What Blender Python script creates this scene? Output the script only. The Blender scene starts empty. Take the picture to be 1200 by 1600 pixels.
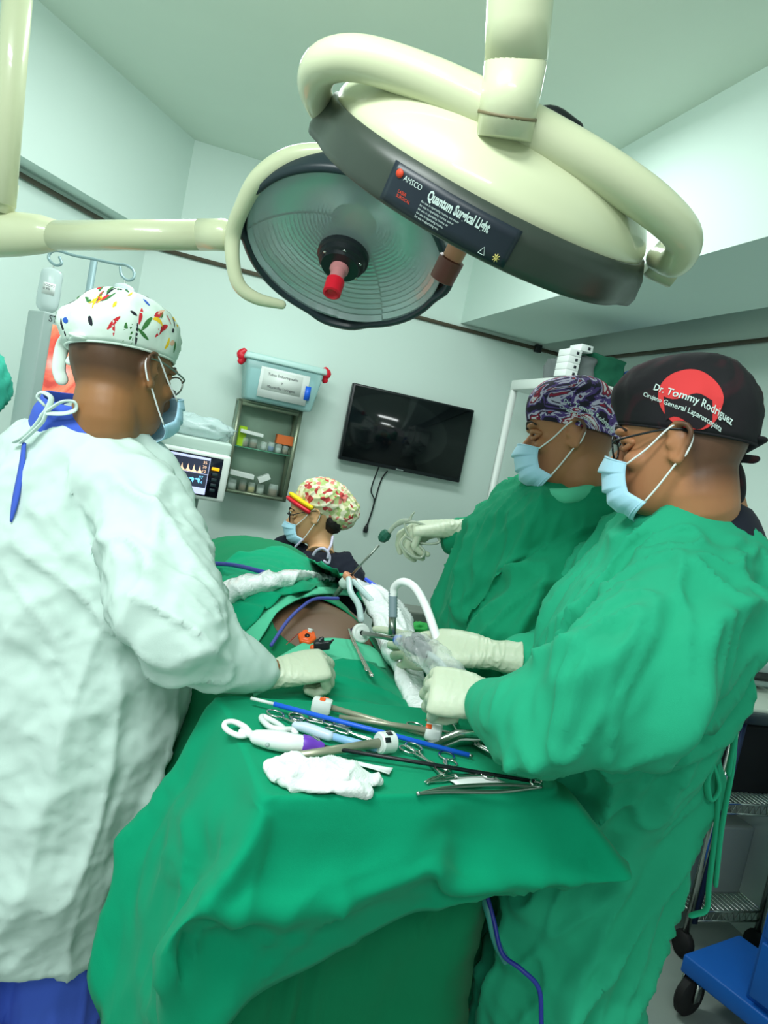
import bpy, bmesh, math, random
import numpy as np
from mathutils import Vector, Matrix
random.seed(3); rng = np.random.default_rng(3)
SC = bpy.context.scene
COL = SC.collection
rad = math.radians
# ---------------------------------------------------------------- camera
FL = 1150.0; PITCH = rad(4.7); ROLL = rad(11.5); CAM = np.array([0, 0, 1.48])
Fv = np.array([0, math.cos(PITCH), -math.sin(PITCH)])
_r0 = np.array([1, 0, 0.]); _u0 = np.array([0, math.sin(PITCH), math.cos(PITCH)])
Rv = math.cos(ROLL)*_r0 + math.sin(ROLL)*_u0
Uv = -math.sin(ROLL)*_r0 + math.cos(ROLL)*_u0
cd = bpy.data.cameras.new('camera'); cam = bpy.data.objects.new('camera', cd); COL.objects.link(cam)
cam.matrix_world = Matrix(((Rv[0], Uv[0], -Fv[0], CAM[0]), (Rv[1], Uv[1], -Fv[1], CAM[1]), (Rv[2], Uv[2], -Fv[2], CAM[2]), (0, 0, 0, 1)))
cd.sensor_fit = 'VERTICAL'; cd.sensor_height = 36; cd.lens = 36*FL/1600; cd.clip_start = .02
SC.camera = cam
SC.view_settings.view_transform = 'Standard'; SC.view_settings.look = 'None'
SC.view_settings.gamma = 1; SC.view_settings.use_curve_mapping = False
SC.view_settings.exposure = 0.0
w = bpy.data.worlds.new('world'); SC.world = w; w.use_nodes = True
w.node_tree.nodes['Background'].inputs[0].default_value = (.82, .93, .90, 1)
w.node_tree.nodes['Background'].inputs[1].default_value = .55

def area(name, loc, target, sx, sy, power, col):
    l = bpy.data.lights.new(name, 'AREA'); l.shape = 'RECTANGLE'; l.size = sx; l.size_y = sy; l.energy = power; l.color = col
    o = bpy.data.objects.new(name, l); COL.objects.link(o); o.location = loc
    o.rotation_euler = (Vector(target)-Vector(loc)).to_track_quat('-Z', 'Y').to_euler()
    return o
# fluorescent ceiling fixtures: one just behind / left of the camera, one over the right side
area('ceiling_light_left', (-.8, .1, 2.72), (-.65, 1.0, .6), 1.1, .35, 38, (.93, 1, .985))
area('ceiling_light_right', (-.1, -1.3, 2.74), (.15, -.3, 0), 1.1, .35, 29, (.93, 1, .985))
area('back_fill_light', (-.3, 2.5, 2.76), (-.3, 2.6, 0), 1.2, .3, 28, (.93, 1, .985))  # added overhead fill, brightens the back walls; not one of the fixtures

def ray(x, y): return Fv + Rv*(x-600)/FL - Uv*(y-800)/FL
def P(x, y, d): return CAM + ray(x, y)*d
def PZ(x, y, z):
    r = ray(x, y); return CAM + r*(z-CAM[2])/r[2]
def PN(x, y, q, n):
    r = ray(x, y); return CAM + r*(np.dot(np.array(q)-CAM, n)/np.dot(r, n))
def V(a, b, c=0): # image right, image up, away
    v = Rv*a + Uv*b + Fv*c; return v/np.linalg.norm(v)
def nrm(v):
    v = np.array(v, float); return v/max(1e-12, np.linalg.norm(v))
ZU = np.array([0, 0, 1.])
# ---------------------------------------------------------------- numpy noise
_perm = np.random.RandomState(7).permutation(256); _perm = np.concatenate([_perm, _perm, _perm])
_gr = np.random.RandomState(8).normal(size=(256, 3)); _gr /= np.linalg.norm(_gr, axis=1)[:, None]
def noise(p):
    p = np.asarray(p, float); i = np.floor(p).astype(int); f = p-i; u = f*f*f*(f*(f*6-15)+10); i &= 255
    out = 0
    for dx in (0, 1):
        for dy in (0, 1):
            for dz in (0, 1):
                h = _perm[_perm[_perm[(i[:, 0]+dx) & 255]+((i[:, 1]+dy) & 255)]+((i[:, 2]+dz) & 255)]
                g = _gr[h]; d = f-np.array([dx, dy, dz])
                wx = u[:, 0] if dx else 1-u[:, 0]; wy = u[:, 1] if dy else 1-u[:, 1]; wz = u[:, 2] if dz else 1-u[:, 2]
                out = out + wx*wy*wz*(g*d).sum(1)
    return out*1.5
def folds(p, ax, freq, stretch=.25, warp=.22, seed=0, sharp=1.4):
    ax = nrm(ax); p = p+seed*13.7
    al = (p@ax)[:, None]*ax; q = (p-al)+al*stretch
    wv = np.stack([noise(p*freq*.35+k*31) for k in range(3)], 1)*warp/freq*1.5
    n = noise((q+wv)*freq)
    r = np.clip(1-np.abs(n)*2.6, 0, 1)**2
    return r*sharp + noise((q+wv)*freq*.5+5)*.45 - .05
def creases(p, freq, seed=0):
    """sharp irregular ridges, as in crumpled cotton"""
    p = p+seed*7.3; wv = np.stack([noise(p*freq*.5+k*17) for k in range(3)], 1)*.35/freq; q = (p+wv)*freq
    return (1-np.abs(noise(q))*1.6)*.65+(1-np.abs(noise(q*1.9+4))*1.6)*.35-.6
# ---------------------------------------------------------------- mesh helpers
class G:
    def __init__(s): s.v = []; s.f = []
    def add(s, v, f):
        o = len(s.v); s.v += [tuple(map(float, x)) for x in v]; s.f += [tuple(o+i for i in q) for q in f]; return s
    def merge(s, g): return s.add(g.v, g.f)
def crom(pts, n):
    pts = np.array(pts, float); m = len(pts)
    if m < 3:
        t = np.linspace(0, 1, max(n, 2)+1)[:, None]; return pts[0]*(1-t)+pts[-1]*t
    P_ = np.vstack([2*pts[0]-pts[1], pts, 2*pts[-1]-pts[-2]]); out = []
    for i in range(1, m):
        a, b, c, d = P_[i-1:i+3]
        for k in range(n):
            t = k/n
            out.append(.5*((2*b)+(-a+c)*t+(2*a-5*b+4*c-d)*t*t+(-a+3*b-3*c+d)*t**3))
    out.append(pts[-1]); return np.array(out)
def tube(pts, r, seg=12, n=6, smooth=True, ref=None, cap=True, flat=1.0, rounded=False):
    """swept tube; r scalar or list; flat scales the second axis"""
    pts = np.array(pts, float); m = len(pts)
    rr = np.full(m, r, float) if np.isscalar(r) else np.array(r, float)
    if smooth:
        q = crom(np.hstack([pts, rr[:, None]]), n); pts = q[:, :3]; rr = np.maximum(q[:, 3], 1e-4)
    if rounded:
        d0 = nrm(pts[0]-pts[1]); d1 = nrm(pts[-1]-pts[-2]); A = []; B = []
        for c in (.97, .75, .4): A.append((pts[0]+d0*rr[0]*c, rr[0]*math.sqrt(1-c*c))); B.append((pts[-1]+d1*rr[-1]*c, rr[-1]*math.sqrt(1-c*c)))
        pts = np.vstack([[a[0] for a in A], pts, [b[0] for b in B[::-1]]]); rr = np.concatenate([[a[1] for a in A], rr, [b[1] for b in B[::-1]]])
    m = len(pts); T = np.gradient(pts, axis=0); T /= np.maximum(1e-9, np.linalg.norm(T, axis=1))[:, None]
    u = np.array(ref, float) if ref is not None else (ZU if abs(T[0] @ ZU) < .9 else np.array([1., 0, 0]))
    g = G(); vs = []
    for i in range(m):
        u = u-T[i]*(u @ T[i])
        if np.linalg.norm(u) < 1e-6: u = np.cross(T[i], [0, 1, .1])
        u = nrm(u); w_ = np.cross(T[i], u)
        for k in range(seg):
            a = 2*math.pi*k/seg; vs.append(pts[i]+rr[i]*(math.cos(a)*u*flat+math.sin(a)*w_))
    fs = [(i*seg+k, i*seg+(k+1) % seg, (i+1)*seg+(k+1) % seg, (i+1)*seg+k) for i in range(m-1) for k in range(seg)]
    if cap: fs += [tuple(range(seg-1, -1, -1)), tuple((m-1)*seg+k for k in range(seg))]
    return g.add(vs, fs)
def rings(rs, seg=28, n=5, cap=True, power=2.0):
    """loft through rings (centre, a-vector, b-vector)"""
    flat = np.array([np.concatenate([c, a, b]) for c, a, b in rs]); q = crom(flat, n); m = len(q); vs = []
    for r in q:
        for k in range(seg):
            t = 2*math.pi*k/seg; c, s = math.cos(t), math.sin(t)
            vs.append(r[:3]+r[3:6]*math.copysign(abs(c)**(2/power), c)+r[6:9]*math.copysign(abs(s)**(2/power), s))
    fs = [(i*seg+k, i*seg+(k+1) % seg, (i+1)*seg+(k+1) % seg, (i+1)*seg+k) for i in range(m-1) for k in range(seg)]
    if cap: fs += [tuple(range(seg-1, -1, -1)), tuple((m-1)*seg+k for k in range(seg))]
    return G().add(vs, fs)
def ball(c, r, su=16, sv=10, R3=None):
    r = np.array([r, r, r]) if np.isscalar(r) else np.array(r); vs = [np.array([0, 0, 1.])]; 
    for i in range(1, sv):
        for k in range(su):
            a = math.pi*i/sv; b = 2*math.pi*k/su; vs.append(np.array([math.sin(a)*math.cos(b), math.sin(a)*math.sin(b), math.cos(a)]))
    vs.append(np.array([0, 0, -1.])); vs = np.array(vs)*r
    if R3 is not None: vs = vs @ np.array(R3)
    fs = [(0, 1+k, 1+(k+1) % su) for k in range(su)]
    for i in range(sv-2): fs += [(1+i*su+k, 1+(i+1)*su+k, 1+(i+1)*su+(k+1) % su, 1+i*su+(k+1) % su) for k in range(su)]
    L = len(vs)-1; o = 1+(sv-2)*su; fs += [(L, o+(k+1) % su, o+k) for k in range(su)]
    return G().add(vs+np.array(c), fs)
def box(c, ex, ey, ez):
    """box with half-vectors"""
    c = np.array(c); ex = np.array(ex); ey = np.array(ey); ez = np.array(ez)
    vs = [c+a*ex+b*ey+d*ez for a in (-1, 1) for b in (-1, 1) for d in (-1, 1)]
    return G().add(vs, [(0, 1, 3, 2), (4, 6, 7, 5), (0, 4, 5, 1), (2, 3, 7, 6), (0, 2, 6, 4), (1, 5, 7, 3)])
def grid(M, wrapu=False):
    M = np.array(M); nu, nv = M.shape[:2]
    fs = [(i*nv+j, i*nv+j+1, ((i+1) % nu)*nv+j+1, ((i+1) % nu)*nv+j) for i in range(nu if wrapu else nu-1) for j in range(nv-1)]
    return G().add(M.reshape(-1, 3), fs)
def patch(ctrl, nu=8, nv=8):
    """smooth surface through a grid of control points [row][col]"""
    A = [crom(np.array(row, float), nv) for row in ctrl]; A = np.array(A)
    return np.stack([crom(A[:, j], nu) for j in range(A.shape[1])], 1)
def slab(M, th, wrapu=False):
    """grid surface given a thickness th, closed round its border"""
    M = np.array(M); nu, nv = M.shape[:2]
    du = np.gradient(M, axis=0); dv = np.gradient(M, axis=1); N = np.cross(du, dv); N /= np.maximum(1e-9, np.linalg.norm(N, axis=2))[..., None]
    A = M+N*th/2; B = M-N*th/2; n0 = nu*nv
    f = []
    for i in range(nu-1):
        for j in range(nv-1):
            a, b, c, d = i*nv+j, i*nv+j+1, (i+1)*nv+j+1, (i+1)*nv+j
            f += [(a, b, c, d), (n0+d, n0+c, n0+b, n0+a)]
    bd = [(0, j) for j in range(nv)]+[(i, nv-1) for i in range(1, nu)]+[(nu-1, j) for j in range(nv-2, -1, -1)]+[(i, 0) for i in range(nu-2, 0, -1)]
    ids = [i*nv+j for i, j in bd]
    for k in range(len(ids)): a, b = ids[k], ids[(k+1) % len(ids)]; f.append((b, a, n0+a, n0+b))
    return G().add(list(A.reshape(-1, 3))+list(B.reshape(-1, 3)), f)
def rev(profile, o, ax, xd, seg=32, close=False, mod=None):
    """surface of revolution: profile [(r,h)] about axis ax through o"""
    ax = nrm(ax); xd = nrm(np.array(xd)-ax*np.dot(xd, ax)); yd = np.cross(ax, xd); M = []
    for k in range(seg):
        a = 2*math.pi*k/seg; M.append([o+ax*h+(xd*math.cos(a)+yd*math.sin(a))*(r*(mod(a, h) if mod else 1)) for r, h in profile])
    return grid(M, wrapu=True)
def disc(o, ax, r, xd=(1, 0, .1), th=.002, seg=28): return rev([(0.0001, 0), (r, 0), (r, th), (.0001, th)], o, ax, xd, seg)
def cyl(a, b, r, seg=16): return tube([a, b], r, seg, 1, smooth=False)
def mesh_of(g, name='m'):
    me = bpy.data.meshes.new(name); me.from_pydata(g.v, [], g.f); me.validate(); me.update(); return me
def fuse(gs, voxel=.008, smooth=4, disp=None, factor=.5):
    """voxel-unite overlapping shapes into ONE continuous surface, relax it, then displace it"""
    a = G()
    for g in gs: a.merge(g)
    me = mesh_of(a); bm = bmesh.new(); bm.from_mesh(me); bmesh.ops.remove_doubles(bm, verts=bm.verts, dist=1e-5); bmesh.ops.recalc_face_normals(bm, faces=bm.faces); bm.to_mesh(me); bm.free()
    o = bpy.data.objects.new('t', me); COL.objects.link(o)
    md = o.modifiers.new('r', 'REMESH'); md.mode = 'VOXEL'; md.voxel_size = voxel
    if smooth: s = o.modifiers.new('s', 'SMOOTH'); s.factor = factor; s.iterations = smooth
    out = bpy.data.meshes.new_from_object(o.evaluated_get(bpy.context.evaluated_depsgraph_get()))
    bpy.data.objects.remove(o)
    if disp:
        n = len(out.vertices); co = np.empty(n*3); out.vertices.foreach_get('co', co); co = co.reshape(-1, 3)
        no = np.empty(n*3); out.vertices.foreach_get('normal', no); no = no.reshape(-1, 3)
        out.vertices.foreach_set('co', (co+no*disp(co)[:, None]).ravel()); out.update()
    return out
def smooth_mesh(me):
    me.polygons.foreach_set('use_smooth', [True]*len(me.polygons)); me.update()
def link(name, me, mat, parent=None, smooth=True, bevel=0, sub=0, autosmooth=None):
    if isinstance(me, G): me = mesh_of(me, name)
    me.name = name
    if smooth: smooth_mesh(me)
    o = bpy.data.objects.new(name, me); COL.objects.link(o)
    if mat: me.materials.clear(); me.materials.append(mat)
    if parent is not None: o.parent = parent; o.matrix_parent_inverse = Matrix.Translation(-Vector(parent.location)) if parent.parent is None else Matrix()
    if bevel:
        b = o.modifiers.new('b', 'BEVEL'); b.width = bevel; b.segments = 2; b.limit_method = 'ANGLE'; b.angle_limit = rad(40)
    if smooth and autosmooth is not None:
        bm = bmesh.new(); bm.from_mesh(me)
        for e in bm.edges:
            if len(e.link_faces) == 2 and e.calc_face_angle(0) > rad(autosmooth): e.smooth = False
        bm.to_mesh(me); bm.free()
    if sub: s = o.modifiers.new('s', 'SUBSURF'); s.levels = sub; s.render_levels = sub
    return o
def tag(o, label, cat=None, group=None, kind=None):
    if label: o['label'] = label
    if cat: o['category'] = cat
    if group: o['group'] = group
    if kind: o['kind'] = kind
    return o
def thing(name, label, cat, loc=(0, 0, 0), group=None):
    o = bpy.data.objects.new(name, None); COL.objects.link(o); o.location = tuple(map(float, loc)); o.empty_display_size = .05
    return tag(o, label, cat, group)
def part(name, g, mat, parent, label=None, **k):
    o = link(name, g, mat, parent, **k)
    if label: o['label'] = label
    return o
def struct(name, g, mat, **k): return tag(link(name, g, mat, None, smooth=False, **k), None, kind='structure')
def text_geo(s, size, origin, xd, yd, ext=.0006, fn=None, bold=0, cx=False, sx=1.0):
    """text as a thin flat mesh; fn(x, y)->3D point maps it on a curved surface"""
    c = bpy.data.curves.new('t', 'FONT'); c.body = s; c.size = size; c.offset = bold; c.resolution_u = 2
    if cx: c.align_x = 'CENTER'
    o = bpy.data.objects.new('t', c); COL.objects.link(o)
    me = bpy.data.meshes.new_from_object(o.evaluated_get(bpy.context.evaluated_depsgraph_get())); bpy.data.objects.remove(o)
    g = G()
    if fn: vs = [fn(v.co.x*sx, v.co.y) for v in me.vertices]
    else:
        xd = nrm(xd); yd = nrm(yd); n = np.cross(xd, yd); vs = [np.array(origin)+xd*v.co.x*sx+yd*v.co.y+n*ext for v in me.vertices]
    g.add(vs, [tuple(p.vertices) for p in me.polygons]); return g
# ---------------------------------------------------------------- materials
def lin(c): return tuple((x/12.92 if x <= .04045 else ((x+.055)/1.055)**2.4) for x in [v/255 for v in c])
_m = {}
def mat(name, rgb, rough=.5, metal=0, bump=0, bscale=60, var=0, vscale=4, sheen=0, spec=.5, trans=0, alpha=1, coat=0, sss=0, emit=0, bdist=.002, ior=1.45, weave=0, ridged=False):
    if name in _m: return _m[name]
    m = bpy.data.materials.new(name); m.use_nodes = True; nt = m.node_tree; b = nt.nodes['Principled BSDF']
    col = (*lin(rgb), 1); b.inputs['Base Color'].default_value = col; b.inputs['Roughness'].default_value = rough; b.inputs['Metallic'].default_value = metal
    b.inputs['Specular IOR Level'].default_value = spec; b.inputs['Sheen Weight'].default_value = sheen; b.inputs['Transmission Weight'].default_value = trans
    b.inputs['Alpha'].default_value = alpha; b.inputs['Coat Weight'].default_value = coat; b.inputs['IOR'].default_value = ior
    if sss: b.inputs['Subsurface Weight'].default_value = sss; b.inputs['Subsurface Radius'].default_value = (.012, .006, .004); b.inputs['Subsurface Scale'].default_value = 1
    if emit: b.inputs['Emission Color'].default_value = col; b.inputs['Emission Strength'].default_value = emit
    tc = nt.nodes.new('ShaderNodeTexCoord')
    if var:
        n = nt.nodes.new('ShaderNodeTexNoise'); n.inputs['Scale'].default_value = vscale; n.inputs['Detail'].default_value = 4; nt.links.new(tc.outputs['Object'], n.inputs['Vector'])
        mx = nt.nodes.new('ShaderNodeMix'); mx.data_type = 'RGBA'; nt.links.new(n.outputs['Fac'], mx.inputs[0])
        mx.inputs[6].default_value = tuple(min(1, c*(1-var)) for c in col[:3])+(1,); mx.inputs[7].default_value = tuple(min(1, c*(1+var)) for c in col[:3])+(1,)
        nt.links.new(mx.outputs[2], b.inputs['Base Color'])
    if bump:
        n = nt.nodes.new('ShaderNodeTexNoise'); n.inputs['Scale'].default_value = bscale; n.inputs['Detail'].default_value = 5; n.inputs['Distortion'].default_value = .8
        if ridged: n.noise_type = 'RIDGED_MULTIFRACTAL'; n.inputs['Scale'].default_value = bscale*.35; n.inputs['Detail'].default_value = 3; n.inputs['Distortion'].default_value = .4
        nt.links.new(tc.outputs['Object'], n.inputs['Vector']); bp = nt.nodes.new('ShaderNodeBump'); bp.inputs['Strength'].default_value = bump; bp.inputs['Distance'].default_value = bdist
        nt.links.new(n.outputs['Fac'], bp.inputs['Height']); nt.links.new(bp.outputs[0], b.inputs['Normal'])
        if weave:
            w2 = nt.nodes.new('ShaderNodeTexNoise'); w2.inputs['Scale'].default_value = 900; nt.links.new(tc.outputs['Object'], w2.inputs['Vector'])
            b2 = nt.nodes.new('ShaderNodeBump'); b2.inputs['Strength'].default_value = weave; b2.inputs['Distance'].default_value = .0006
            nt.links.new(w2.outputs['Fac'], b2.inputs['Height']); nt.links.new(bp.outputs[0], b2.inputs['Normal']); nt.links.new(b2.outputs[0], b.inputs['Normal'])
    _m[name] = m; return m
WALL = mat('wall_paint', (218, 236, 229), .75, bump=.15, bscale=25, var=.03, vscale=1.5)
SOFF = mat('soffit_paint', (160, 188, 170), .8, bump=.1, bscale=25, var=.03)
CEIL = mat('ceiling_paint', (230, 242, 230), .85, bump=.08, bscale=20, var=.03)
FLOOR = mat('floor_vinyl', (150, 162, 155), .45, var=.06, vscale=3)
CREAM = mat('cream_enamel', (212, 218, 182), .32, coat=.5, var=.03)
SMOKE = mat('smoked_plastic', (58, 68, 60), .36, spec=.5, var=.1, vscale=30)
BLACKP = mat('black_plastic', (22, 28, 32), .35)
DKGREY = mat('dark_grey_plastic', (38, 52, 58), .35)
CHROME = mat('chrome', (200, 205, 200), .18, metal=1)
STEEL = mat('brushed_steel', (150, 158, 150), .35, metal=1, var=.1, vscale=20)
def cloth(name, rgb, **k): return mat(name, rgb, .88, bump=k.pop('bump', .55), bscale=k.pop('bscale', 22), bdist=.006, var=k.pop('var', .06), vscale=7, sheen=.04, spec=.2, weave=.35, ridged=True)
GWHITE = cloth('white_gown_cotton', (204, 226, 218))
GGREEN = cloth('green_gown_cotton', (38, 164, 124), var=.08)
GGREEN2 = cloth('deep_green_gown_cotton', (18, 140, 100), var=.08)
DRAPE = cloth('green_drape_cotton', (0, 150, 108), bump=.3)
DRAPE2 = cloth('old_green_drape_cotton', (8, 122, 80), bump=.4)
TRIM = cloth('pale_green_cotton', (90, 200, 160), bump=.3)
BLUES = cloth('blue_scrub_cotton', (70, 100, 205))
BLACKC = cloth('black_scrub_cotton', (30, 34, 46))
GLOVE = mat('latex_glove', (200, 211, 186), .42, sss=.1, bump=.35, bscale=70, bdist=.002, var=.05, vscale=25)
CUFF = mat('knit_cuff', (205, 232, 190), .8, bump=.4, bscale=120)
SKIN_A = mat('brown_skin', (152, 106, 66), .5, sss=.08, bump=.12, bscale=180, bdist=.001, var=.07, vscale=14)
SKIN_B = mat('tan_skin', (178, 122, 84), .5, sss=.08, bump=.12, bscale=180, bdist=.001, var=.07, vscale=14)
def add_hair(m):
    nt = m.node_tree; b = nt.nodes['Principled BSDF']; src = b.inputs['Base Color'].links[0].from_socket
    at = nt.nodes.new('ShaderNodeAttribute'); at.attribute_name = 'hair'; mx = nt.nodes.new('ShaderNodeMix'); mx.data_type = 'RGBA'
    ml = nt.nodes.new('ShaderNodeMath'); ml.operation = 'MULTIPLY'; ml.inputs[1].default_value = .8; nt.links.new(at.outputs['Fac'], ml.inputs[0])
    nt.links.new(ml.outputs[0], mx.inputs[0]); nt.links.new(src, mx.inputs[6]); mx.inputs[7].default_value = (*lin((44, 32, 26)), 1); nt.links.new(mx.outputs[2], b.inputs['Base Color'])
add_hair(SKIN_A); add_hair(SKIN_B)
SKIN_D = mat('light_brown_skin', (214, 164, 120), .5, sss=.08, var=.05, vscale=14)
SKIN_P = mat('dark_skin', (116, 86, 66), .42, sss=.04, bump=.2, bscale=120, bdist=.001, var=.07, vscale=9)
HAIR = mat('black_hair', (26, 20, 18), .6, bump=.6, bscale=300)
STUB = mat('short_hair', (70, 50, 36), .7, bump=.6, bscale=400)
MASKM = mat('blue_mask_paper', (178, 224, 246), .75, bump=.1, bscale=300, sheen=.2)
MASKI = mat('mask_elastic', (235, 240, 240), .7)
WHITEP = mat('white_plastic', (225, 232, 228), .35)
GREYP = mat('pale_grey_plastic', (190, 210, 202), .4)
GREYM = mat('monitor_grey_plastic', (160, 180, 176), .45)
ORANGE = mat('orange_plastic', (235, 95, 30), .4)
RED = mat('red_plastic', (215, 20, 45), .35)
PURPLE = mat('purple_plastic', (112, 60, 190), .4)
DPURP = mat('dark_purple_plastic', (60, 42, 78), .3)
BLUEP = mat('bright_blue_plastic', (30, 100, 225), .35)
PBLUE = mat('pale_blue_plastic', (150, 195, 240), .35)
DBLUE = mat('dark_blue_cable', (36, 50, 150), .4)
CARTB = mat('blue_painted_metal', (20, 98, 190), .45, var=.1, vscale=8)
RUBBER = mat('black_rubber', (20, 20, 22), .7)
COPPER = mat('copper_brown_plastic', (205, 140, 105), .35)
BROWNP = mat('brown_plastic', (120, 66, 56), .4)
PINKP = mat('pink_plastic', (196, 130, 132), .35)
PAPER = mat('white_paper', (236, 242, 240), .8)
GAUZE = mat('white_gauze', (240, 247, 244), .95, bump=.7, bscale=120, bdist=.003)
BRIGHT = mat('white_wet_plastic_film', (246, 252, 252), .2, bump=.8, bscale=60, bdist=.006, coat=.5)
FILM = mat('clear_plastic_film', (244, 252, 252), .12, alpha=.30, bump=.8, bscale=40, bdist=.006)
HOSE = mat('clear_tubing', (200, 225, 225), .15, alpha=.72)
GLASS = mat('cabinet_glass', (170, 215, 200), .05, alpha=.22)
JARG = mat('jar_glass', (215, 232, 225), .1, alpha=.35)
CLEARB = mat('clear_blue_box_plastic', (176, 222, 222), .2, alpha=.55)
CONDUIT = mat('brown_conduit', (86, 78, 64), .6)
YELLOW = mat('yellow_plastic', (232, 220, 20), .5)
LIME = mat('lime_card', (160, 200, 20), .6)
ORC = mat('orange_card', (222, 112, 52), .6)
TXTD = mat('dark_print', (40, 48, 56), .6); TXTW = mat('white_print', (205, 225, 220), .6); TXTO = mat('red_print', (220, 70, 40), .6)
NAVY = mat('navy_label', (34, 44, 54), .35)

def ramp_mat(name, stops, scale=8, detail=3, rough=.85, tex='noise', dist=1.2, bump=.3, emit=0, interp='CONSTANT', stretch=(1, 1, 1)):
    m = bpy.data.materials.new(name); m.use_nodes = True; nt = m.node_tree; b = nt.nodes['Principled BSDF']; b.inputs['Roughness'].default_value = rough
    tc = nt.nodes.new('ShaderNodeTexCoord'); mp = nt.nodes.new('ShaderNodeMapping'); mp.inputs['Scale'].default_value = stretch; nt.links.new(tc.outputs['Object'], mp.inputs[0])
    if tex == 'noise':
        n = nt.nodes.new('ShaderNodeTexNoise'); n.inputs['Scale'].default_value = scale; n.inputs['Detail'].default_value = detail; n.inputs['Distortion'].default_value = dist; out = n.outputs['Fac']
    else:
        n = nt.nodes.new('ShaderNodeTexVoronoi'); n.inputs['Scale'].default_value = scale; sp = nt.nodes.new('ShaderNodeSeparateColor'); nt.links.new(n.outputs['Color'], sp.inputs[0]); out = sp.outputs[0]
    nt.links.new(mp.outputs[0], n.inputs['Vector']); r = nt.nodes.new('ShaderNodeValToRGB'); r.color_ramp.interpolation = interp; nt.links.new(out, r.inputs[0])
    e = r.color_ramp.elements; e[0].position = stops[0][0]; e[0].color = (*lin(stops[0][1]), 1); e[1].position = stops[1][0]; e[1].color = (*lin(stops[1][1]), 1)
    for p_, c in stops[2:]: q = e.new(p_); q.color = (*lin(c), 1)
    nt.links.new(r.outputs[0], b.inputs['Base Color'])
    if emit: nt.links.new(r.outputs[0], b.inputs['Emission Color']); b.inputs['Emission Strength'].default_value = emit
    if bump:
        n2 = nt.nodes.new('ShaderNodeTexNoise'); n2.inputs['Scale'].default_value = 30; bp = nt.nodes.new('ShaderNodeBump'); bp.inputs['Strength'].default_value = bump; bp.inputs['Distance'].default_value = .005
        nt.links.new(tc.outputs['Object'], n2.inputs['Vector']); nt.links.new(n2.outputs['Fac'], bp.inputs['Height']); nt.links.new(bp.outputs[0], b.inputs['Normal'])
    return m
CAPW = ramp_mat('cap_white_cotton', [(0, (222, 240, 228)), (.5, (216, 236, 224))], 8, bump=.3)
CAPB = ramp_mat('cap_black_red_print', [(0, (120, 22, 30)), (.30, (60, 14, 22)), (.36, (20, 16, 24)), (.62, (14, 14, 20)), (.74, (60, 16, 30)), (.80, (210, 60, 62))], 9, 2.5, interp='LINEAR')
CAPC = ramp_mat('cap_purple_print', [(0, (26, 22, 40)), (.40, (30, 26, 48)), (.44, (84, 60, 130)), (.50, (196, 190, 215)), (.55, (60, 44, 80)), (.58, (150, 30, 60)), (.64, (225, 215, 225)), (.70, (34, 26, 50))], 13, 3, dist=2.2)
CAPD = ramp_mat('cap_floral_cotton', [(0, (190, 60, 60)), (.12, (225, 130, 120)), (.22, (170, 190, 120)), (.36, (236, 228, 200)), (.7, (222, 214, 170)), (.85, (190, 200, 140))], 60, tex='vor')
ENDO = ramp_mat('endoscope_picture', [(0, (110, 40, 40)), (.38, (190, 70, 60)), (.5, (226, 120, 92)), (.6, (236, 150, 120)), (.72, (250, 210, 190))], 7, 4, rough=.25, dist=1.4, bump=0, emit=.75, interp='LINEAR')

# ---------------------------------------------------------------- room
BD = np.array([math.sin(rad(72.5)), math.cos(rad(72.5)), 0]); BN = np.array([-BD[1], BD[0], 0]) # wall direction and (outward) normal
QW = P(632, 675, 4.2); QW[2] = 0
CZ = 2.81; SZ = 2.275
def W(s, t, z): return QW+BD*s+BN*t+ZU*z   # s along the back wall, t behind it
def wallbox(s0, s1, t0, t1, z0, z1): return box(W((s0+s1)/2, (t0+t1)/2, (z0+z1)/2), BD*(s1-s0)/2, BN*(t1-t0)/2, ZU*(z1-z0)/2)
struct('floor', wallbox(-4.5, 3.5, -6.5, .4, -.1, 0), FLOOR)
struct('ceiling', wallbox(-4.5, 3.5, -6.5, .4, CZ, CZ+.1), CEIL)
struct('wall_back', wallbox(-4.5, 3.5, 0, .15, 0, CZ), WALL)
struct('wall_right', wallbox(1.02, 1.17, -6.5, 0, 0, CZ), WALL)
struct('trim_right_beam', wallbox(.20, .72, -6.5, 0, SZ, CZ), WALL)
# left wall runs off at an angle to the back wall
LD = np.array([math.sin(rad(15)), math.cos(rad(15)), 0]); LN = np.array([-LD[1], LD[0], 0])
LQ = W(-1.53, 0, 0); LQ[2] = 0
def L(s, t, z): return LQ+LD*s+LN*t+ZU*z
def lbox(s0, s1, t0, t1, z0, z1): return box(L((s0+s1)/2, (t0+t1)/2, (z0+z1)/2), LD*(s1-s0)/2, LN*(t1-t0)/2, ZU*(z1-z0)/2)
struct('wall_left', lbox(-4.6, .3, 0, .12, 0, CZ), WALL)
struct('trim_left_beam', lbox(-4.6, .3, -.12, 0, SZ, CZ), WALL)
# conduits
def tubex(a, b, r=.011): return cyl(a, b, r, 8)
cz = 2.245
c_ = tag(link('wall_conduit', G().merge(tubex(W(-1.5, -.012, cz), W(1.0, -.012, cz))).merge(tubex(W(1.0, -.012, cz), W(1.0, -4.5, cz))).merge(tubex(L(-.02, -.012, cz), L(-3.2, -.012, cz))), CONDUIT), 'thin brown conduit pipe running along the top of the walls', 'conduit')
part('junction_clip', box(W(.70, -.02, cz), BD*.02, BN*.015, ZU*.022), BLACKP, c_, 'black clip', bevel=.004)
part('printed_sleeve', tube([L(-1.30, -.014, cz), L(-1.62, -.014, cz)], .0135, 10, 1, smooth=False), mat('green_sleeve', (70, 140, 110), .5), c_, 'green printed sleeve')

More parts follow.
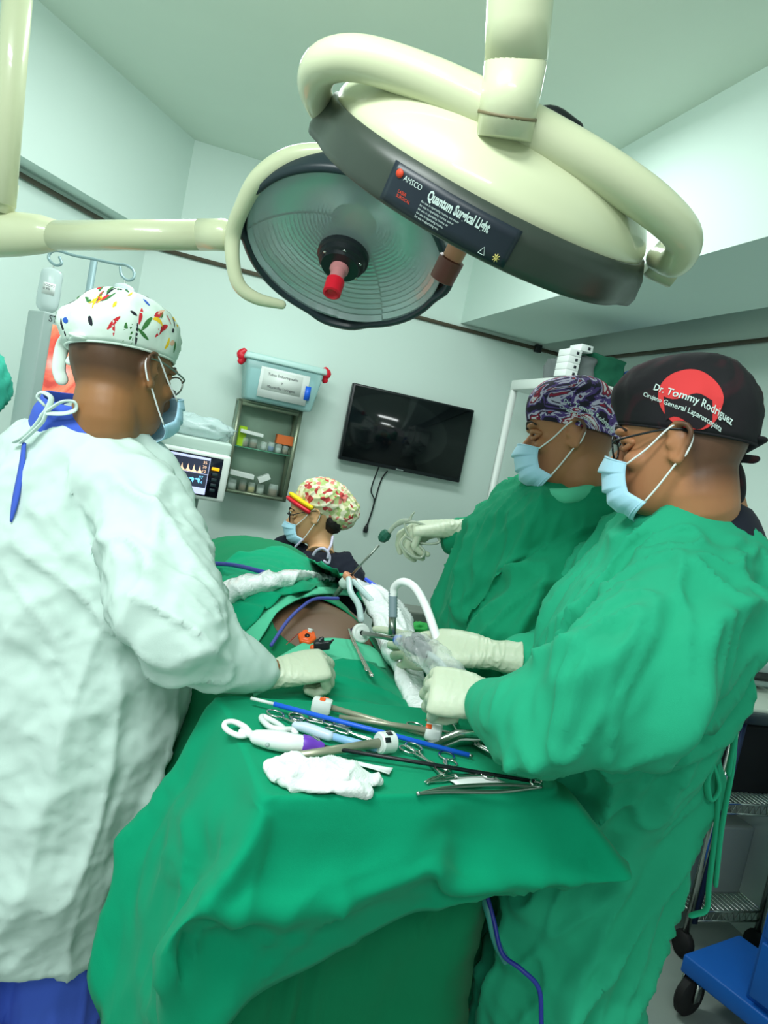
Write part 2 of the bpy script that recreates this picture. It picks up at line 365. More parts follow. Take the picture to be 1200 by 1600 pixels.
# ---------------------------------------------------------------- surgical lights
def lamp_head(root, C, n, e1, Rd, handle_mats, dome_h=.13, band=.062, lobes=(0, math.pi), seg=96, flip=1):
    n = nrm(n); e1 = nrm(e1-n*np.dot(e1, n)); e2 = np.cross(n, e1)
    def lob(a, h):
        q = max(math.exp(-((math.remainder(a-l, 2*math.pi))/.27)**4) for l in lobes)
        return 1+.075*q*min(1, max(0, (h+.055)/.02))
    pr = [(.0001, -band-dome_h), (Rd*.30, -band-dome_h*.98), (Rd*.55, -band-dome_h*.9), (Rd*.75, -band-dome_h*.74), (Rd*.88, -band-dome_h*.5), (Rd*.95, -band-dome_h*.25), (Rd*.975, -band-.01), (Rd*.975, -band+.004)]
    part('dome', rev(crom([(a, b) for a, b in pr], 3), C, n, e1, seg), CREAM, root, 'cream domed back cover')
    prb = [(Rd*.97, -band), (Rd*1.0, -band), (Rd*1.005, -band*.6), (Rd*1.0, -.012), (Rd*.992, 0), (Rd*.95, .004), (Rd*.935, 0), (Rd*.93, -.02)]
    part('rim', rev(prb, C, n, e1, seg, mod=lob), handle_mats[0], root, 'dark translucent rim band with two grip lobes')
    # faceted reflector
    M = []; ns = 12; nr = 20; g = G()
    for k in range(ns*4):
        a = 2*math.pi*k/(ns*4); sect = (k//4) % ns; row = []
        for j in range(nr+1):
            r = .06+(Rd*.935-.06)*j/nr; h = -.115*(1-(j/nr)**2)**.8-.008
            row.append((r, h+.0025*math.sin(sect*2.3+j*.0)))
        M.append((a, row))
    for i in range(len(M)):
        a0, r0 = M[i]; a1, r1 = M[(i+1) % len(M)]; 
        for j in range(nr):
            q = []
            for a, (r, h), stp in ((a0, r0[j], 0), (a0, r0[j+1], 1), (a1, r0[j+1], 1), (a1, r0[j], 0)):
                q.append(C+n*(h-(.0035 if stp else 0))+(e1*math.cos(a)+e2*math.sin(a))*r)
            g.add(q, [(0, 1, 2, 3)])
    part('reflector', g, MIRROR, root, 'faceted mirror reflector', smooth=False)
    part('cover_glass', rev([(.055, -.008), (Rd*.94, -.008)], C, n, e1, seg), LGLASS, root)
    h = part('hub', rev([(.0001, -.03), (.066, -.03), (.066, .004), (.06, .008), (.058, .022), (.05, .026), (.048, .036), (.0001, .037)], C, n, e1, 36), BLACKP, root, 'black centre hub', autosmooth=35)
    for k in range(6):
        a = k*math.pi/3+.4; c = C+n*.026+(e1*math.cos(a)+e2*math.sin(a))*.052
        link('screw', disc(c, n, .0045, e1, .003, 8), CHROME, h)
    part('handle', rev([(.0001, .03), (.024, .03), (.024, .045), (.019, .05), (.018, .085), (.0001, .086)], C, n, e1, 24), handle_mats[1], root, 'sterile handle', autosmooth=35)
    part('handle_tip', rev([(.017, .078), (.0235, .08), (.0225, .12), (.017, .122), (.012, .116), (.0001, .115)], C, n, e1, 24), handle_mats[2], root, 'handle end', autosmooth=35)
    return n, e1, e2
MIRROR = mat('mirror_facets', (214, 226, 228), .3, metal=1)
LGLASS = mat('lamp_cover_glass', (205, 226, 226), .04, alpha=.38)  # whitish tint paints a pale reflected haze into the glass colour
# lamp 1 : large head in front, seen from behind
d1 = 1.27
C1 = P(740, 338, d1); dirA = V(485, -236, 0); nI = V(-.45, -.89, 0)
rh1 = nrm(ray(740, 338)); nI = nrm(nI-rh1*(nI @ rh1)); dirA = nrm(dirA-rh1*(dirA @ rh1))
n1 = nrm(nI*math.cos(rad(9))+rh1*math.sin(rad(9)))
t1 = thing('surgical_light', 'large cream domed surgical light tilted away, dark rim with printed label panel, overhead in front', 'surgical light', C1, 'surgical lights over the table')
n1, e1, e2 = lamp_head(t1, C1, n1, dirA, .290, (SMOKE, COPPER, BROWNP), dome_h=.105, band=.070)
# yoke
yk = [(520, 185, 1.25), (502, 168, 1.20), (492, 130, 1.12), (510, 98, 1.06), (565, 92, 1.03), (660, 122, 1.02), (760, 170, 1.02), (860, 222, 1.03), (955, 275, 1.05), (1030, 328, 1.08), (1068, 372, 1.12), (1056, 408, 1.18), (1030, 404, 1.25)]
part('yoke', tube([P(*p) for p in yk], [.020, .023, .027, .029, .030, .031, .034, .035, .033, .031, .028, .025, .022], 24, 6, rounded=True), CREAM, t1, 'curved tubular yoke')
part('pivot_cap', rev([(.0001, 0), (.03, 0), (.034, .01), (.034, .05), (.0001, .05)], P(1018, 402, 1.285), V(1, -.45, 0)*1, e2, 20), CREAM, t1, autosmooth=40)
part('stem', tube([P(806, 95, .97), P(787, 218, 1.002)], [.041, .0375], 32, 2, smooth=False), CREAM, t1, 'vertical round stem into the yoke')
part('collar', tube([P(793, 178, .992), P(792, 183, .994)], .0405, 32, 1, smooth=False), mat('brown_gap', (120, 110, 80), .5), t1, 'thin seam ring')
part('upper_stem', tube([P(806, 95, .97), P(815, -40, .93), P(822, -240, .90)], [.0412, .043, .044], 32, 2), CREAM, t1)
part('yoke_grip', tube([P(835, 180, 1.2), P(865, 180, 1.19), P(902, 200, 1.2)], [.012, .014, .01], 12, 4, rounded=True), BLACKP, t1, 'black grip behind the yoke')
# ceiling mount for it
# label panel on the rim (camera side)
Rr = .290
side = -1 if np.dot(e2, Fv) > 0 else 1
def band(u, v, off=.0012):   # u metres along the rim (to the right in the photo), v metres up towards the dome
    u = u*.84-.004; a = side*(math.pi/2) - side*u/Rr
    return C1+n1*(-v)+(e1*math.cos(a)+e2*math.sin(a))*(Rr*1.006+off)
pu0, pu1 = -.155, .085
pn = part('label_panel', slab([[band(pu0+(pu1-pu0)*i/24, .004+.054*j/4) for j in range(5)] for i in range(25)], .001), NAVY, t1, 'dark printed label panel')
def btxt(s, size, u, v, m, bold=0, sx=1):
    part('lettering', text_geo(s, size, 0, 0, 0, fn=lambda x, y: band(u+x, v+y, .0022), bold=bold, sx=sx), m, t1, smooth=False)
link('lettering', text_geo('AMSCO', .0105, 0, 0, 0, fn=lambda x, y: band(-.128+x, .041+y, .0024), sx=1.0), TXTW, pn, smooth=False)
link('lettering', text_geo('Quantum Surgical Light', .0185, 0, 0, 0, fn=lambda x, y: band(-.078+x, .036+y, .0024), bold=.0007, sx=.64), TXTW, pn, smooth=False)
link('emblem', disc(band(-.138, .046, .002), band(-.138, .046, .01)-band(-.138, .046, 0), .006, e1, .001, 10), TXTO, pn)
link('lettering', text_geo('LASER\nSURGICAL', .006, 0, 0, 0, fn=lambda x, y: band(-.128+x, .024+y, .0024)), TXTO, pn, smooth=False)
for k in range(5):
    link('lettering', text_geo('for use in operating rooms, see manual'[:36-k*3], .0046, 0, 0, 0, fn=lambda x, y: band(-.084+x, .029-k*.0052+y, .0024)), TXTW, pn, smooth=False)
tri = tube([band(.035, .008, .0028), band(.0405, .018, .0028), band(.046, .008, .0028), band(.035, .008, .0028)], .0006, 6, 1, smooth=False)
link('warning_triangle', tri, TXTW, pn)
star = G()
for k in range(8): a = k*math.pi/4; star.merge(tube([band(.066, .012, .002), band(.066+.006*math.cos(a), .012+.006*math.sin(a), .002)], [.0012, .0006], 6, 1, smooth=False))
link('emblem', star, mat('gold_print', (200, 190, 110), .5), pn)
# lamp 2
d2 = 1.86
C2 = P(536, 402, d2); n2i = V(-.30, -.95, 0); rh2 = nrm(ray(536, 402)); n2i = nrm(n2i-rh2*(n2i @ rh2))
n2 = nrm(n2i*math.cos(rad(42))-rh2*math.sin(rad(42)))
t2 = thing('surgical_light', 'smaller surgical light tilted toward the viewer with open faceted reflector and red handle tip', 'surgical light', C2, 'surgical lights over the table')
n2, f1, f2 = lamp_head(t2, C2, n2, V(1, -.30, 0), .268, (DKGREY, PINKP, RED), dome_h=.10, band=.06, lobes=(math.pi*.93, .05, -math.pi*.5))
yk2 = [(540, 240, 1.66), (500, 238, 1.66), (450, 248, 1.68), (404, 280, 1.72), (378, 325, 1.78), (364, 366, 1.84), (364, 410, 1.86), (374, 446, 1.88), (400, 466, 1.90), (440, 476, 1.93)]
part('yoke', tube([P(*p) for p in yk2], [.012, .02, .024, .023, .020, .020, .018, .018, .016, .012], 20, 6, rounded=True), CREAM, t2, 'curved cream yoke round the left edge')
part('arm', tube([P(70, 368, 1.93), P(330, 367, 1.88)], [.0375, .038], 28, 2, smooth=False), CREAM, t2, 'horizontal round arm')
part('arm_sleeve', tube([P(312, 367, 1.884), P(352, 367, 1.876), P(366, 370, 1.87)], [.0395, .0395, .030], 28, 2, smooth=False), CREAM, t2, 'arm end sleeve')
part('elbow_housing', tube([P(-60, 366, 1.97), P(10, 366, 1.95), P(60, 366, 1.935), P(78, 367, 1.932)], [.06, .058, .05, .043], 28, 4, rounded=True), CREAM, t2, 'wide tapered elbow housing')
part('post', tube([P(2, 320, 1.9), P(22, 60, 1.85), P(40, -160, 1.85)], [.035, .035, .036], 28, 2, smooth=False), CREAM, t2, 'upright round post')
part('post_socket', tube([P(-4, 330, 1.92), P(2, 282, 1.9)], [.04, .042], 28, 1, smooth=False), CREAM, t2)

# ---------------------------------------------------------------- things on the back wall
# television
tv = thing('television', 'flat black television hung on the back wall', 'television', W(0, -.03, 1.6))
tilt = nrm(-BN+ZU*-.08)
part('screen_panel', box(W(0.0, -.055, 1.595), BD*.365, BN*.02, ZU*.212), BLACKP, tv, bevel=.006)
part('display', box(W(0, -.0765, 1.60), BD*.352, BN*.001, ZU*.196), mat('dark_display', (14, 18, 22), .12), tv, 'dark switched-off display')
part('wall_bracket', box(W(0, -.018, 1.6), BD*.12, BN*.018, ZU*.12), STEEL, tv)
link('lettering', text_geo('Hisense', .014, W(-.03, -.0755, 1.386), BD, ZU), TXTW, tv, smooth=False)
cb = tag(link('power_cord', tube([W(-.12, -.05, 1.40), W(-.135, -.03, 1.25), W(-.10, -.02, 1.18), W(-.115, -.012, 1.02), W(-.10, -.012, 1.12), W(-.085, -.012, 1.30), W(-.06, -.02, 1.37)], .004, 8, 6), BLACKP), 'thin black power cord dangling below the television', 'cord')
part('plug', tube([W(-.112, -.014, 1.05), W(-.115, -.014, 1.02), W(-.116, -.014, 1.0)], [.006, .014, .012], 10, 2), BLACKP, cb, 'black plug')
# glass-door cabinet
FQ = W(0, -.16, 0)
def S(x, y):   # along-wall coordinate and height of a pixel on the cabinet's front plane
    q = PN(x, y, FQ, BN); return (q-FQ) @ BD, q[2]
s0, z1_ = S(374, 622); s1, _ = S(466, 640); _, z0_ = S(350, 768)
s1 = s0+.335; 
cb_ = thing('wall_cabinet', 'steel framed wall cabinet with glass shelf and small supplies, below the storage bin', 'cabinet', W((s0+s1)/2, -.08, z0_))
cbx = lambda a, b, c, d, e, f_: wallbox(a, b, c, d, e, f_)
MET = mat('cabinet_metal', (150, 160, 138), .35, metal=.6)
part('back_panel', cbx(s0, s1, -.008, -.002, z0_, z1_), mat('cabinet_back', (176, 205, 186), .6), cb_)
part('top_panel', cbx(s0, s1, -.16, -.002, z1_-.012, z1_), MET, cb_); part('bottom_panel', cbx(s0, s1, -.16, -.002, z0_, z0_+.012), MET, cb_)
part('side_panel', cbx(s0, s0+.006, -.16, -.002, z0_, z1_), GLASS, cb_, 'glass side'); part('side_panel', cbx(s1-.006, s1, -.16, -.002, z0_, z1_), GLASS, cb_, 'glass side')
for a, b in ((s0, -.16), (s1-.02, -.16), (s0, -.022), (s1-.02, -.022)): part('corner_post', cbx(a, a+.02, b, b+.016, z0_, z1_), MET, cb_)
part('front_rail', cbx(s0+.02, s1-.02, -.165, -.158, z1_-.03, z1_-.01), MET, cb_); part('front_rail', cbx(s0+.02, s1-.02, -.165, -.158, z0_+.004, z0_+.016), MET, cb_)
zs = z0_+.245
part('shelf', cbx(s0+.01, s1-.01, -.15, -.01, zs-.005, zs), mat('green_glass_edge', (90, 160, 130), .1, alpha=.7), cb_, 'green edged glass shelf')
k = 0
for (a, w_, h_, m_, z, lab, nm) in ((.035, .02, .105, LIME, zs, 'lime green carton standing on the cabinet glass shelf', 'carton'), (.235, .05, .05, ORC, zs+.05, 'small orange card box leaning on ampoules, cabinet shelf', 'carton')):
    q = box(W(s0+a+w_, -.07, z+h_/2), BD*w_, BN*.03, ZU*h_/2)
    tag(link(nm, q, m_, None, smooth=False, bevel=.002), lab, 'carton')
tag(link('carton', box(W(s0+.1, -.10, zs+.078), nrm(BD-ZU*.05)*.06, BN*.03, ZU*.009), WHITEP, None, smooth=False, bevel=.002), 'flat white carton lying across jars on the glass shelf', 'carton')
tag(link('carton', box(W(s0+.09, -.10, z0_+.10), nrm(BD-ZU*.06)*.062, BN*.03, ZU*.013), WHITEP, None, smooth=False, bevel=.002), 'long white carton with green end, bottom of wall cabinet', 'carton')
tag(link('carton', box(W(s0+.205, -.10, z0_+.10), nrm(BD+ZU*.6)*.032, BN*.03, nrm(ZU-BD*.6)*.015), WHITEP, None, smooth=False, bevel=.002), 'white carton leaning at an angle over jars, bottom of wall cabinet', 'carton')
def jar(s, z, r, h, fill, lab, grp):
    t = thing('jar', lab, 'jar', W(s, -.085, z), grp)
    o = W(s, -.085, z+.0008)
    part('glass_body', rev([(.0001, 0), (r, 0), (r, h*.85), (r*.85, h), (r*.8, h)], o, ZU, BD, 16), JARG, t)
    part('contents', rev([(.0001, .002), (r*.86, .002), (r*.86, h*.55), (.0001, h*.58)], o, ZU, BD, 12), fill, t)
BRN = mat('brown_contents', (128, 96, 60), .7, var=.4, vscale=90); WHT = mat('pale_contents', (205, 215, 210), .7, var=.3, vscale=90); YLC = mat('yellow_contents', (214, 196, 110), .7, var=.4, vscale=90); BLC = mat('blue_contents', (96, 130, 190), .7, var=.5, vscale=120)
for a, r, h, m_, l in ((.075, .02, .05, BRN, 'first brown filled jar from the left on glass shelf'), (.12, .022, .055, BRN, 'second brown filled jar on glass shelf, beside the first'), (.175, .018, .045, WHT, 'white filled jar on glass shelf beside blue ampoules'), (.215, .018, .05, BLC, 'jar of blue capped ampoules in middle of glass shelf'), (.255, .018, .048, WHT, 'clear jar under the orange box on glass shelf'), (.292, .016, .045, BRN, 'last small brown jar at right end of glass shelf')):
    jar(s0+a, zs, r, h, m_, l, 'jars on the glass shelf')
for a, r, h, m_, l in ((.05, .024, .06, WHT, 'white filled jar at left end of cabinet bottom'), (.105, .02, .065, BRN, 'jar of brown sticks on cabinet bottom'), (.152, .02, .055, YLC, 'yellow filled jar on cabinet bottom beside brown sticks'), (.2, .021, .055, WHT, 'jar of clear vials in middle of cabinet bottom'), (.268, .026, .065, BRN, 'widest dark filled jar at right end of cabinet bottom')):
    jar(s0+a, z0_+.012, r, h, m_, l, 'jars on the cabinet floor')
# storage bin on the cabinet
bz = z1_+.001; sc_ = s0+.175
bn = thing('storage_bin', 'clear pale blue plastic storage bin with red latches and paper label, on wall cabinet', 'storage bin', W(sc_, -.14, bz))
def ring4(h, hw, hd, oy=-.145): return [W(sc_+.015+sx*hw, oy+sy*hd, bz+h) for sx, sy in ((-1, -1), (1, -1), (1, 1), (-1, 1))]
def frus(h0, w0, q0, h1, w1, q1): return G().add(ring4(h0, w0, q0)+ring4(h1, w1, q1), [(0, 1, 5, 4), (1, 2, 6, 5), (2, 3, 7, 6), (3, 0, 4, 7), (3, 2, 1, 0), (4, 5, 6, 7)])
part('tub', frus(0, .17, .105, .20, .198, .125), CLEARB, bn, bevel=.012, smooth=True)
part('lid', frus(.20, .212, .135, .232, .205, .13), mat('bin_lid', (196, 232, 228), .3, alpha=.8), bn, 'pale clear lid', bevel=.008)
part('contents', frus(.012, .15, .085, .16, .165, .095), mat('bin_contents', (170, 215, 222), .7, var=.25, vscale=25, bump=.5), bn, 'bagged tubes inside')
part('paper_label', box(W(sc_+.02, -.268, bz+.10), BD*.125, BN*.001, ZU*.075), PAPER, bn, 'white paper sheet')
lb = part('paper_label', box(W(sc_+.01, -.2705, bz+.115), BD*.10, BN*.001, ZU*.05), WHITEP, bn, 'printed title label')
for i, s_ in enumerate(('Tubos Endotraqueales', 'y', 'Mascarillas Laringeas')):
    link('lettering', text_geo(s_, .019, W(sc_+.01, -.2725, bz+.137-i*.03), BD, ZU, cx=True, sx=.9), TXTD, lb, smooth=False)
part('blue_sticker', box(W(sc_+.145, -.2705, bz+.09), BD*.014, BN*.001, ZU*.035), BLUEP, bn, 'blue wrapped piece')
for sgn in (-1, 1):
    part('latch', tube([W(sc_+.015+sgn*.208, -.20, bz+.235), W(sc_+.015+sgn*.226, -.20, bz+.215), W(sc_+.015+sgn*.212, -.20, bz+.195), W(sc_+.015+sgn*.222, -.20, bz+.175)], [.01, .013, .012, .01], 10, 4, rounded=True, flat=1.6), RED, bn, 'red latch')

# ---------------------------------------------------------------- anaesthesia machine and what stands on it
d3 = 3.05
am = thing('anaesthesia_machine', 'pale grey anaesthesia machine with vital-signs screen and vaporizers, behind the white gown', 'anaesthesia machine', (P(290, 900, d3)[0], P(290, 900, d3)[1], 0))
XA = nrm(BD); YA = BN
A0 = P(262, 692, d3)
def AM(x, y, z): return np.array([A0[0], A0[1], 0])+XA*x+YA*y+ZU*z
def abox(x0, x1, y0, y1, z0, z1): return box(AM((x0+x1)/2, (y0+y1)/2, (z0+z1)/2), XA*(x1-x0)/2, YA*(y1-y0)/2, ZU*(z1-z0)/2)
zt = A0[2]; print('machine top', zt, AM(0, 0, 0))
part('top_shelf', abox(-.25, .26, -.02, .36, zt-.008, zt+.045), GREYP, am, bevel=.01)
part('column', abox(-.22, .17, .10, .34, .55, zt-.008), GREYM, am, bevel=.01)
part('screen_housing', abox(-.02, .262, -.05, .06, zt-.205, zt-.005), WHITEP, am, 'white display housing', bevel=.012)
sb = part('display', abox(.0, .232, -.053, -.048, zt-.188, zt-.022), mat('dark_screen', (18, 20, 36), .15), am, 'dark display bezel')
def ame(x0, x1, z0, z1, m_, y=-.0545, nm='display_area'): return link(nm, abox(x0, x1, y-.0008, y, z0, z1), m_, sb, smooth=False)
SCRN = mat('screen_plot', (52, 56, 78), .2, emit=.35); SLAV = mat('screen_lavender', (190, 195, 235), .3, emit=.8)
ame(.008, .18, zt-.18, zt-.03, SCRN); ame(.008, .18, zt-.038, zt-.028, SLAV, -.0556); ame(.008, .18, zt-.182, zt-.155, SLAV, -.0556); ame(.178, .18, zt-.155, zt-.038, SLAV, -.0556, 'display_line')
ame(.008, .178, zt-.098, zt-.0965, SLAV, -.0556, 'display_line')
WARM = mat('wave_orange', (255, 205, 170), .5, emit=1.0); COOL = mat('wave_blue', (120, 200, 240), .5, emit=1.0)
g = G(); g2 = G()
pts = []
for i in range(6):
    x = .012+i*.024
    for dx, h in ((0, 0), (.006, .004), (.010, .028), (.014, .010), (.02, .004)): pts.append((x+dx, zt-.092+h))
for (xa, za), (xb, zb) in zip(pts[:-1], pts[1:]):
    g.add([AM(xa, -.0562, zt-.095), AM(xb, -.0562, zt-.095), AM(xb, -.0562, zb), AM(xa, -.0562, za)], [(0, 1, 2, 3)])
link('waveform', g, WARM, sb, smooth=False)
for i in range(6):
    x = .012+i*.024
    g2.add([AM(x+a, -.0562, zt-.125+b) for a, b in ((0, 0), (.01, 0), (.01, .006), (0, .006))], [(0, 1, 2, 3)]); g2.add([AM(x+a, -.0562, zt-.125+b) for a, b in ((.01, -.006), (.016, -.014), (.02, .003), (.01, .009))], [(0, 1, 2, 3)])
link('waveform', g2, COOL, sb, smooth=False)
for i, (s_, m_) in enumerate((('35', WARM), ('20', WARM), ('12', WARM))): link('lettering', text_geo(s_, .017, AM(.152, -.0562, zt-.055-.018*i), XA, ZU), m_, sb, smooth=False)
for i, s_ in enumerate(('97', '14')): link('lettering', text_geo(s_, .017, AM(.145, -.0562, zt-.118-.02*i), XA, ZU), COOL, sb, smooth=False)
link('alarm_button', abox(.19, .222, -.0575, -.053, zt-.075, zt-.062), mat('amber_light', (250, 175, 20), .4, emit=.8), sb, bevel=.002)
for i in range(4): link('key', abox(.196, .218, -.056, -.053, zt-.098-.022*i, zt-.086-.022*i), DKGREY, sb, bevel=.001)
for k, z in enumerate((zt-.47, zt-.66)):
    v = part('vaporizer', abox(.035, .135, -.04, .10, z, z+.165), WHITEP, am, 'white vaporizer block with yellow label', bevel=.012)
    if k == 0: link('dial', rev([(.0001, .022), (.036, .022), (.04, 0), (.04, -.012)], AM(.085, .03, z+.168), ZU, XA, 24), GREYM, v, autosmooth=35)
    link('yellow_label', abox(.078, .125, -.0425, -.04, z+.105, z+.128), YELLOW, v, smooth=False)
    link('lettering', text_geo('SEVOFLURANE' if k == 0 else 'ISOFLURANE', .0068, AM(.081, -.0432, z+.113), XA, ZU), TXTD, v, smooth=False)
    link('knob', rev([(.0001, .03), (.014, .03), (.017, .012), (.022, .008), (.022, 0)], AM(.10, -.04, z+.035), -YA, XA, 16), GREYM, v, autosmooth=35)
part('lower_cabinet', abox(-.25, .30, -.0, .38, .12, .62), GREYP, am, bevel=.012)
part('worktop', abox(-.25, .34, -.12, .38, .62, .645), STEEL, am, bevel=.004)
for a in (-.2, .25):
    for b in (.05, .33): part('caster', rev([(.0001, -.015), (.045, -.015), (.05, 0), (.045, .015), (.0001, .015)], AM(a, b, .05), XA, ZU, 16), RUBBER, am)
part('caster_frame', abox(-.24, .29, .0, .38, .09, .13), DKGREY, am)
# things on the shelf
def crumple(c, ex, ey, ez, amp=.012, seed=0, n=24, freq=22):
    g = ball((0, 0, 0), 1, n*2, n); v = np.array(g.v); d = 1+noise(v*2.2+seed)*.25+np.abs(noise(v*4.5+seed+9))*.22
    v = v*d[:, None]; g.v = [tuple(np.array(c)+ex*a+ey*b+ez*max(cc, -.75)) for a, b, cc in v]; return g
tag(link('crumpled_plastic_bag', crumple(AM(.10, .10, zt+.085), XA*.15, YA*.09, ZU*.05, seed=3), mat('bag_film', (205, 228, 228), .2, alpha=.62, bump=.6, bscale=50, bdist=.006), None), 'crumpled clear plastic bag on top of the anaesthesia machine', 'plastic bag')
tag(link('folded_cloth', crumple(AM(-.09, .09, zt+.072), XA*.085, YA*.07, ZU*.04, seed=7), mat('teal_cloth', (120, 205, 190), .8), None), 'small teal cloth bundle on the machine shelf beside the screen', 'cloth')
bt = thing('bottle', 'small bottle with yellow spray cap behind the endoscopy screen', 'bottle', AM(-.085, .22, zt+.047))
part('body', rev([(.0001, 0), (.022, 0), (.022, .09), (.01, .11), (.01, .12)], AM(-.085, .22, zt+.047), ZU, XA, 16), mat('pale_bottle', (190, 225, 160), .3, alpha=.9), bt)
part('cap', rev([(.0001, .145), (.008, .145), (.01, .115), (.01, .11)], AM(-.085, .22, zt+.047), ZU, XA, 12), YELLOW, bt, 'yellow cap')

# IV pole with two bags
dv = 2.6
iv = thing('iv_pole', 'pale blue-grey drip stand with curled double hook, behind the white-capped person', 'iv pole', (P(140, 500, dv)[0], P(140, 500, dv)[1], 0))
top = P(147, 408, dv); IVM = mat('iv_pole_paint', (150, 178, 182), .35, metal=.3)
part('pole', tube([np.array([top[0], top[1], .06]), top], .0125, 14, 1, smooth=False), IVM, iv)
part('hook', tube([P(*p, dv) for p in ((93, 402), (96, 412), (86, 414), (76, 404), (80, 394), (92, 392), (115, 399), (147, 405), (180, 412), (196, 414), (208, 422), (209, 434), (200, 438), (190, 430), (188, 418))], .005, 10, 6, rounded=True), IVM, iv, 'curled double hook')
base = G()
for k in range(5): a = k*2*math.pi/5; base.merge(tube([(top[0], top[1], .08), (top[0]+0.22*math.cos(a), top[1]+0.22*math.sin(a), .05)], [.016, .012], 10, 2)); 
part('base', base, IVM, iv)
for k in range(5): a = k*2*math.pi/5; part('caster', ball((top[0]+0.22*math.cos(a), top[1]+0.22*math.sin(a), .027), .027, 12, 8), RUBBER, iv)
for i, (x, y, lab) in enumerate(((84, 412, 'clear drip bag with printed label hanging from left hook of the drip stand'), (196, 436, 'clear drip bag hanging from right hook of the drip stand, behind patterned cap'))):
    b_ = thing('drip_bag', lab, 'drip bag', P(x, y, dv))
    c0 = P(x, y, dv); o = c0-ZU*.016
    part('loop', tube([c0, c0-ZU*.025], .003, 8, 1, smooth=False), WHITEP, b_)
    dn = -ZU
    rs = [(o, .012, .006), (o-ZU*.012, .034, .012), (o-ZU*.05, .037, .018), (o-ZU*.13, .037, .02), (o-ZU*.155, .02, .008)]
    part('bottle_body', rings([(c, XA*a, YA*b) for c, a, b in rs], 20, 4), mat('drip_plastic', (215, 232, 232), .2, alpha=.7), b_)
    lbp = part('label', slab([[o-ZU*(.055+.04*j)+XA*(-.02+.04*k/4)-YA*(.0205*math.sqrt(max(0, 1-((-.02+.04*k/4)/.045)**2))) for j in range(2)] for k in range(5)], .001), PAPER, b_)
    link('lettering', text_geo('SODIO\n0.9%', .012, o-ZU*.068-XA*.018-YA*.0225, XA, ZU), TXTD, lbp, smooth=False)
# endoscopy monitor
m0 = P(70, 480, 2.05); m1 = P(275, 549, 2.42); mx = nrm([m1[0]-m0[0], m1[1]-m0[1], 0]); mw = np.linalg.norm((m1-m0)[:2]); mn = np.array([mx[1], -mx[0], 0]) # mn toward camera
zt2 = (m0[2]+m1[2])/2; mh = .42; print('monitor', m0, m1, mw)
mo = thing('endoscopy_monitor', 'grey flat monitor showing pink endoscope picture, behind the white-capped person', 'monitor', np.array([m0[0], m0[1], 0])+mx*mw/2-mn*.05)
def MO(u, v, w_=0): return np.array([m0[0], m0[1], 0])+mx*u+mn*w_+ZU*v
def mbox(u0, u1, v0, v1, w0, w1): return box(MO((u0+u1)/2, (v0+v1)/2, (w0+w1)/2), mx*(u1-u0)/2, mn*(w1-w0)/2, ZU*(v1-v0)/2)
part('housing', mbox(0, mw, zt2-mh, zt2, -.09, 0), GREYM, mo, bevel=.006)
part('screen', mbox(.03, mw-.028, zt2-mh+.035, zt2-.03, -.001, .002), ENDO, mo, 'lit endoscope picture')
link('lettering', text_geo('STORZ', .026, MO(.015, zt2-.024, .001), mx, ZU), TXTD, mo, smooth=False)
link('lettering', text_geo('HD', .022, MO(mw-.05, zt2-.024, .001), mx, ZU), TXTD, mo, smooth=False)
part('stand', mbox(mw/2-.04, mw/2+.04, .1, zt2-mh+.1, -.13, -.09), GREYM, mo); part('stand_base', mbox(mw/2-.22, mw/2+.22, .0, .1, -.16, .14), GREYM, mo, bevel=.01)
part('clamp_hook', tube([MO(mw+.0, zt2-.16, -.02), MO(mw+.035, zt2-.14, -.02), MO(mw+.03, zt2-.20, -.02), MO(mw+.05, zt2-.23, -.02)], [.006, .007, .008, .003], 8, 4), BLACKP, mo, 'small black hook on right edge')
dp = thing('teal_cap_bundle', 'teal rounded bundle at the far left edge beside the grey monitor', 'bundle', P(-8, 610, 2.2)); part('cloth', crumple(P(-14, 605, 2.2), XA*.05, YA*.05, ZU*.09, seed=5), mat('teal_cloth2', (60, 185, 160), .8), dp)

# ---------------------------------------------------------------- right side furniture
XR = BD; YR = BN
# cabinet with linens beside the right wall, behind the surgeons
r0 = P(835, 645, 3.55); print('rack', r0)
def RK(x, y, z): return np.array([r0[0], r0[1], 0])+XR*x+YR*y+ZU*z
def rbox(x0, x1, y0, y1, z0, z1): return box(RK((x0+x1)/2, (y0+y1)/2, (z0+z1)/2), XR*(x1-x0)/2, YR*(y1-y0)/2, ZU*(z1-z0)/2)
zr = P(960, 612, 3.4)[2]; print('rack z', zr)
rk = thing('supply_rack', 'white metal supply rack behind the two surgeons, folded linens on top', 'rack', RK(.2, .1, 0))
part('top_shelf', rbox(-.05, .62, -.35, .22, zr-.05, zr), WHITEP, rk, bevel=.005)
for a in (-.05, .59):
    for b in (-.35, .19): part('upright', rbox(a, a+.03, b, b+.03, 0, zr-.05), WHITEP, rk)
for z in (.3, .75, 1.15): part('shelf', rbox(-.02, .59, -.33, .20, z, z+.03), GREYP, rk)
def linen(x0, x1, y0, y1, z0, z1, m_, lab, seed):
    c = RK((x0+x1)/2, (y0+y1)/2, (z0+z1)/2)
    def dsp(p): return noise(p*14+seed)*.012+folds(p, XR, 18, .3, seed=seed)*.004
    return tag(link('folded_linen', fuse([box(c, XR*(x1-x0)/2, YR*(y1-y0)/2, ZU*(z1-z0)/2)], .008, 10, dsp), m_), lab, 'linen', 'folded linens on the rack')
linen(.0, .10, -.30, .0, zr+.008, zr+.11, cloth('grey_linen', (110, 118, 118)), 'grey folded linen at the left end of the rack top', 1)
linen(.08, .26, -.28, .05, zr+.008, zr+.135, cloth('dark_green_linen', (40, 110, 84)), 'dark green folded linen stacked beside the grey one on the rack', 2)
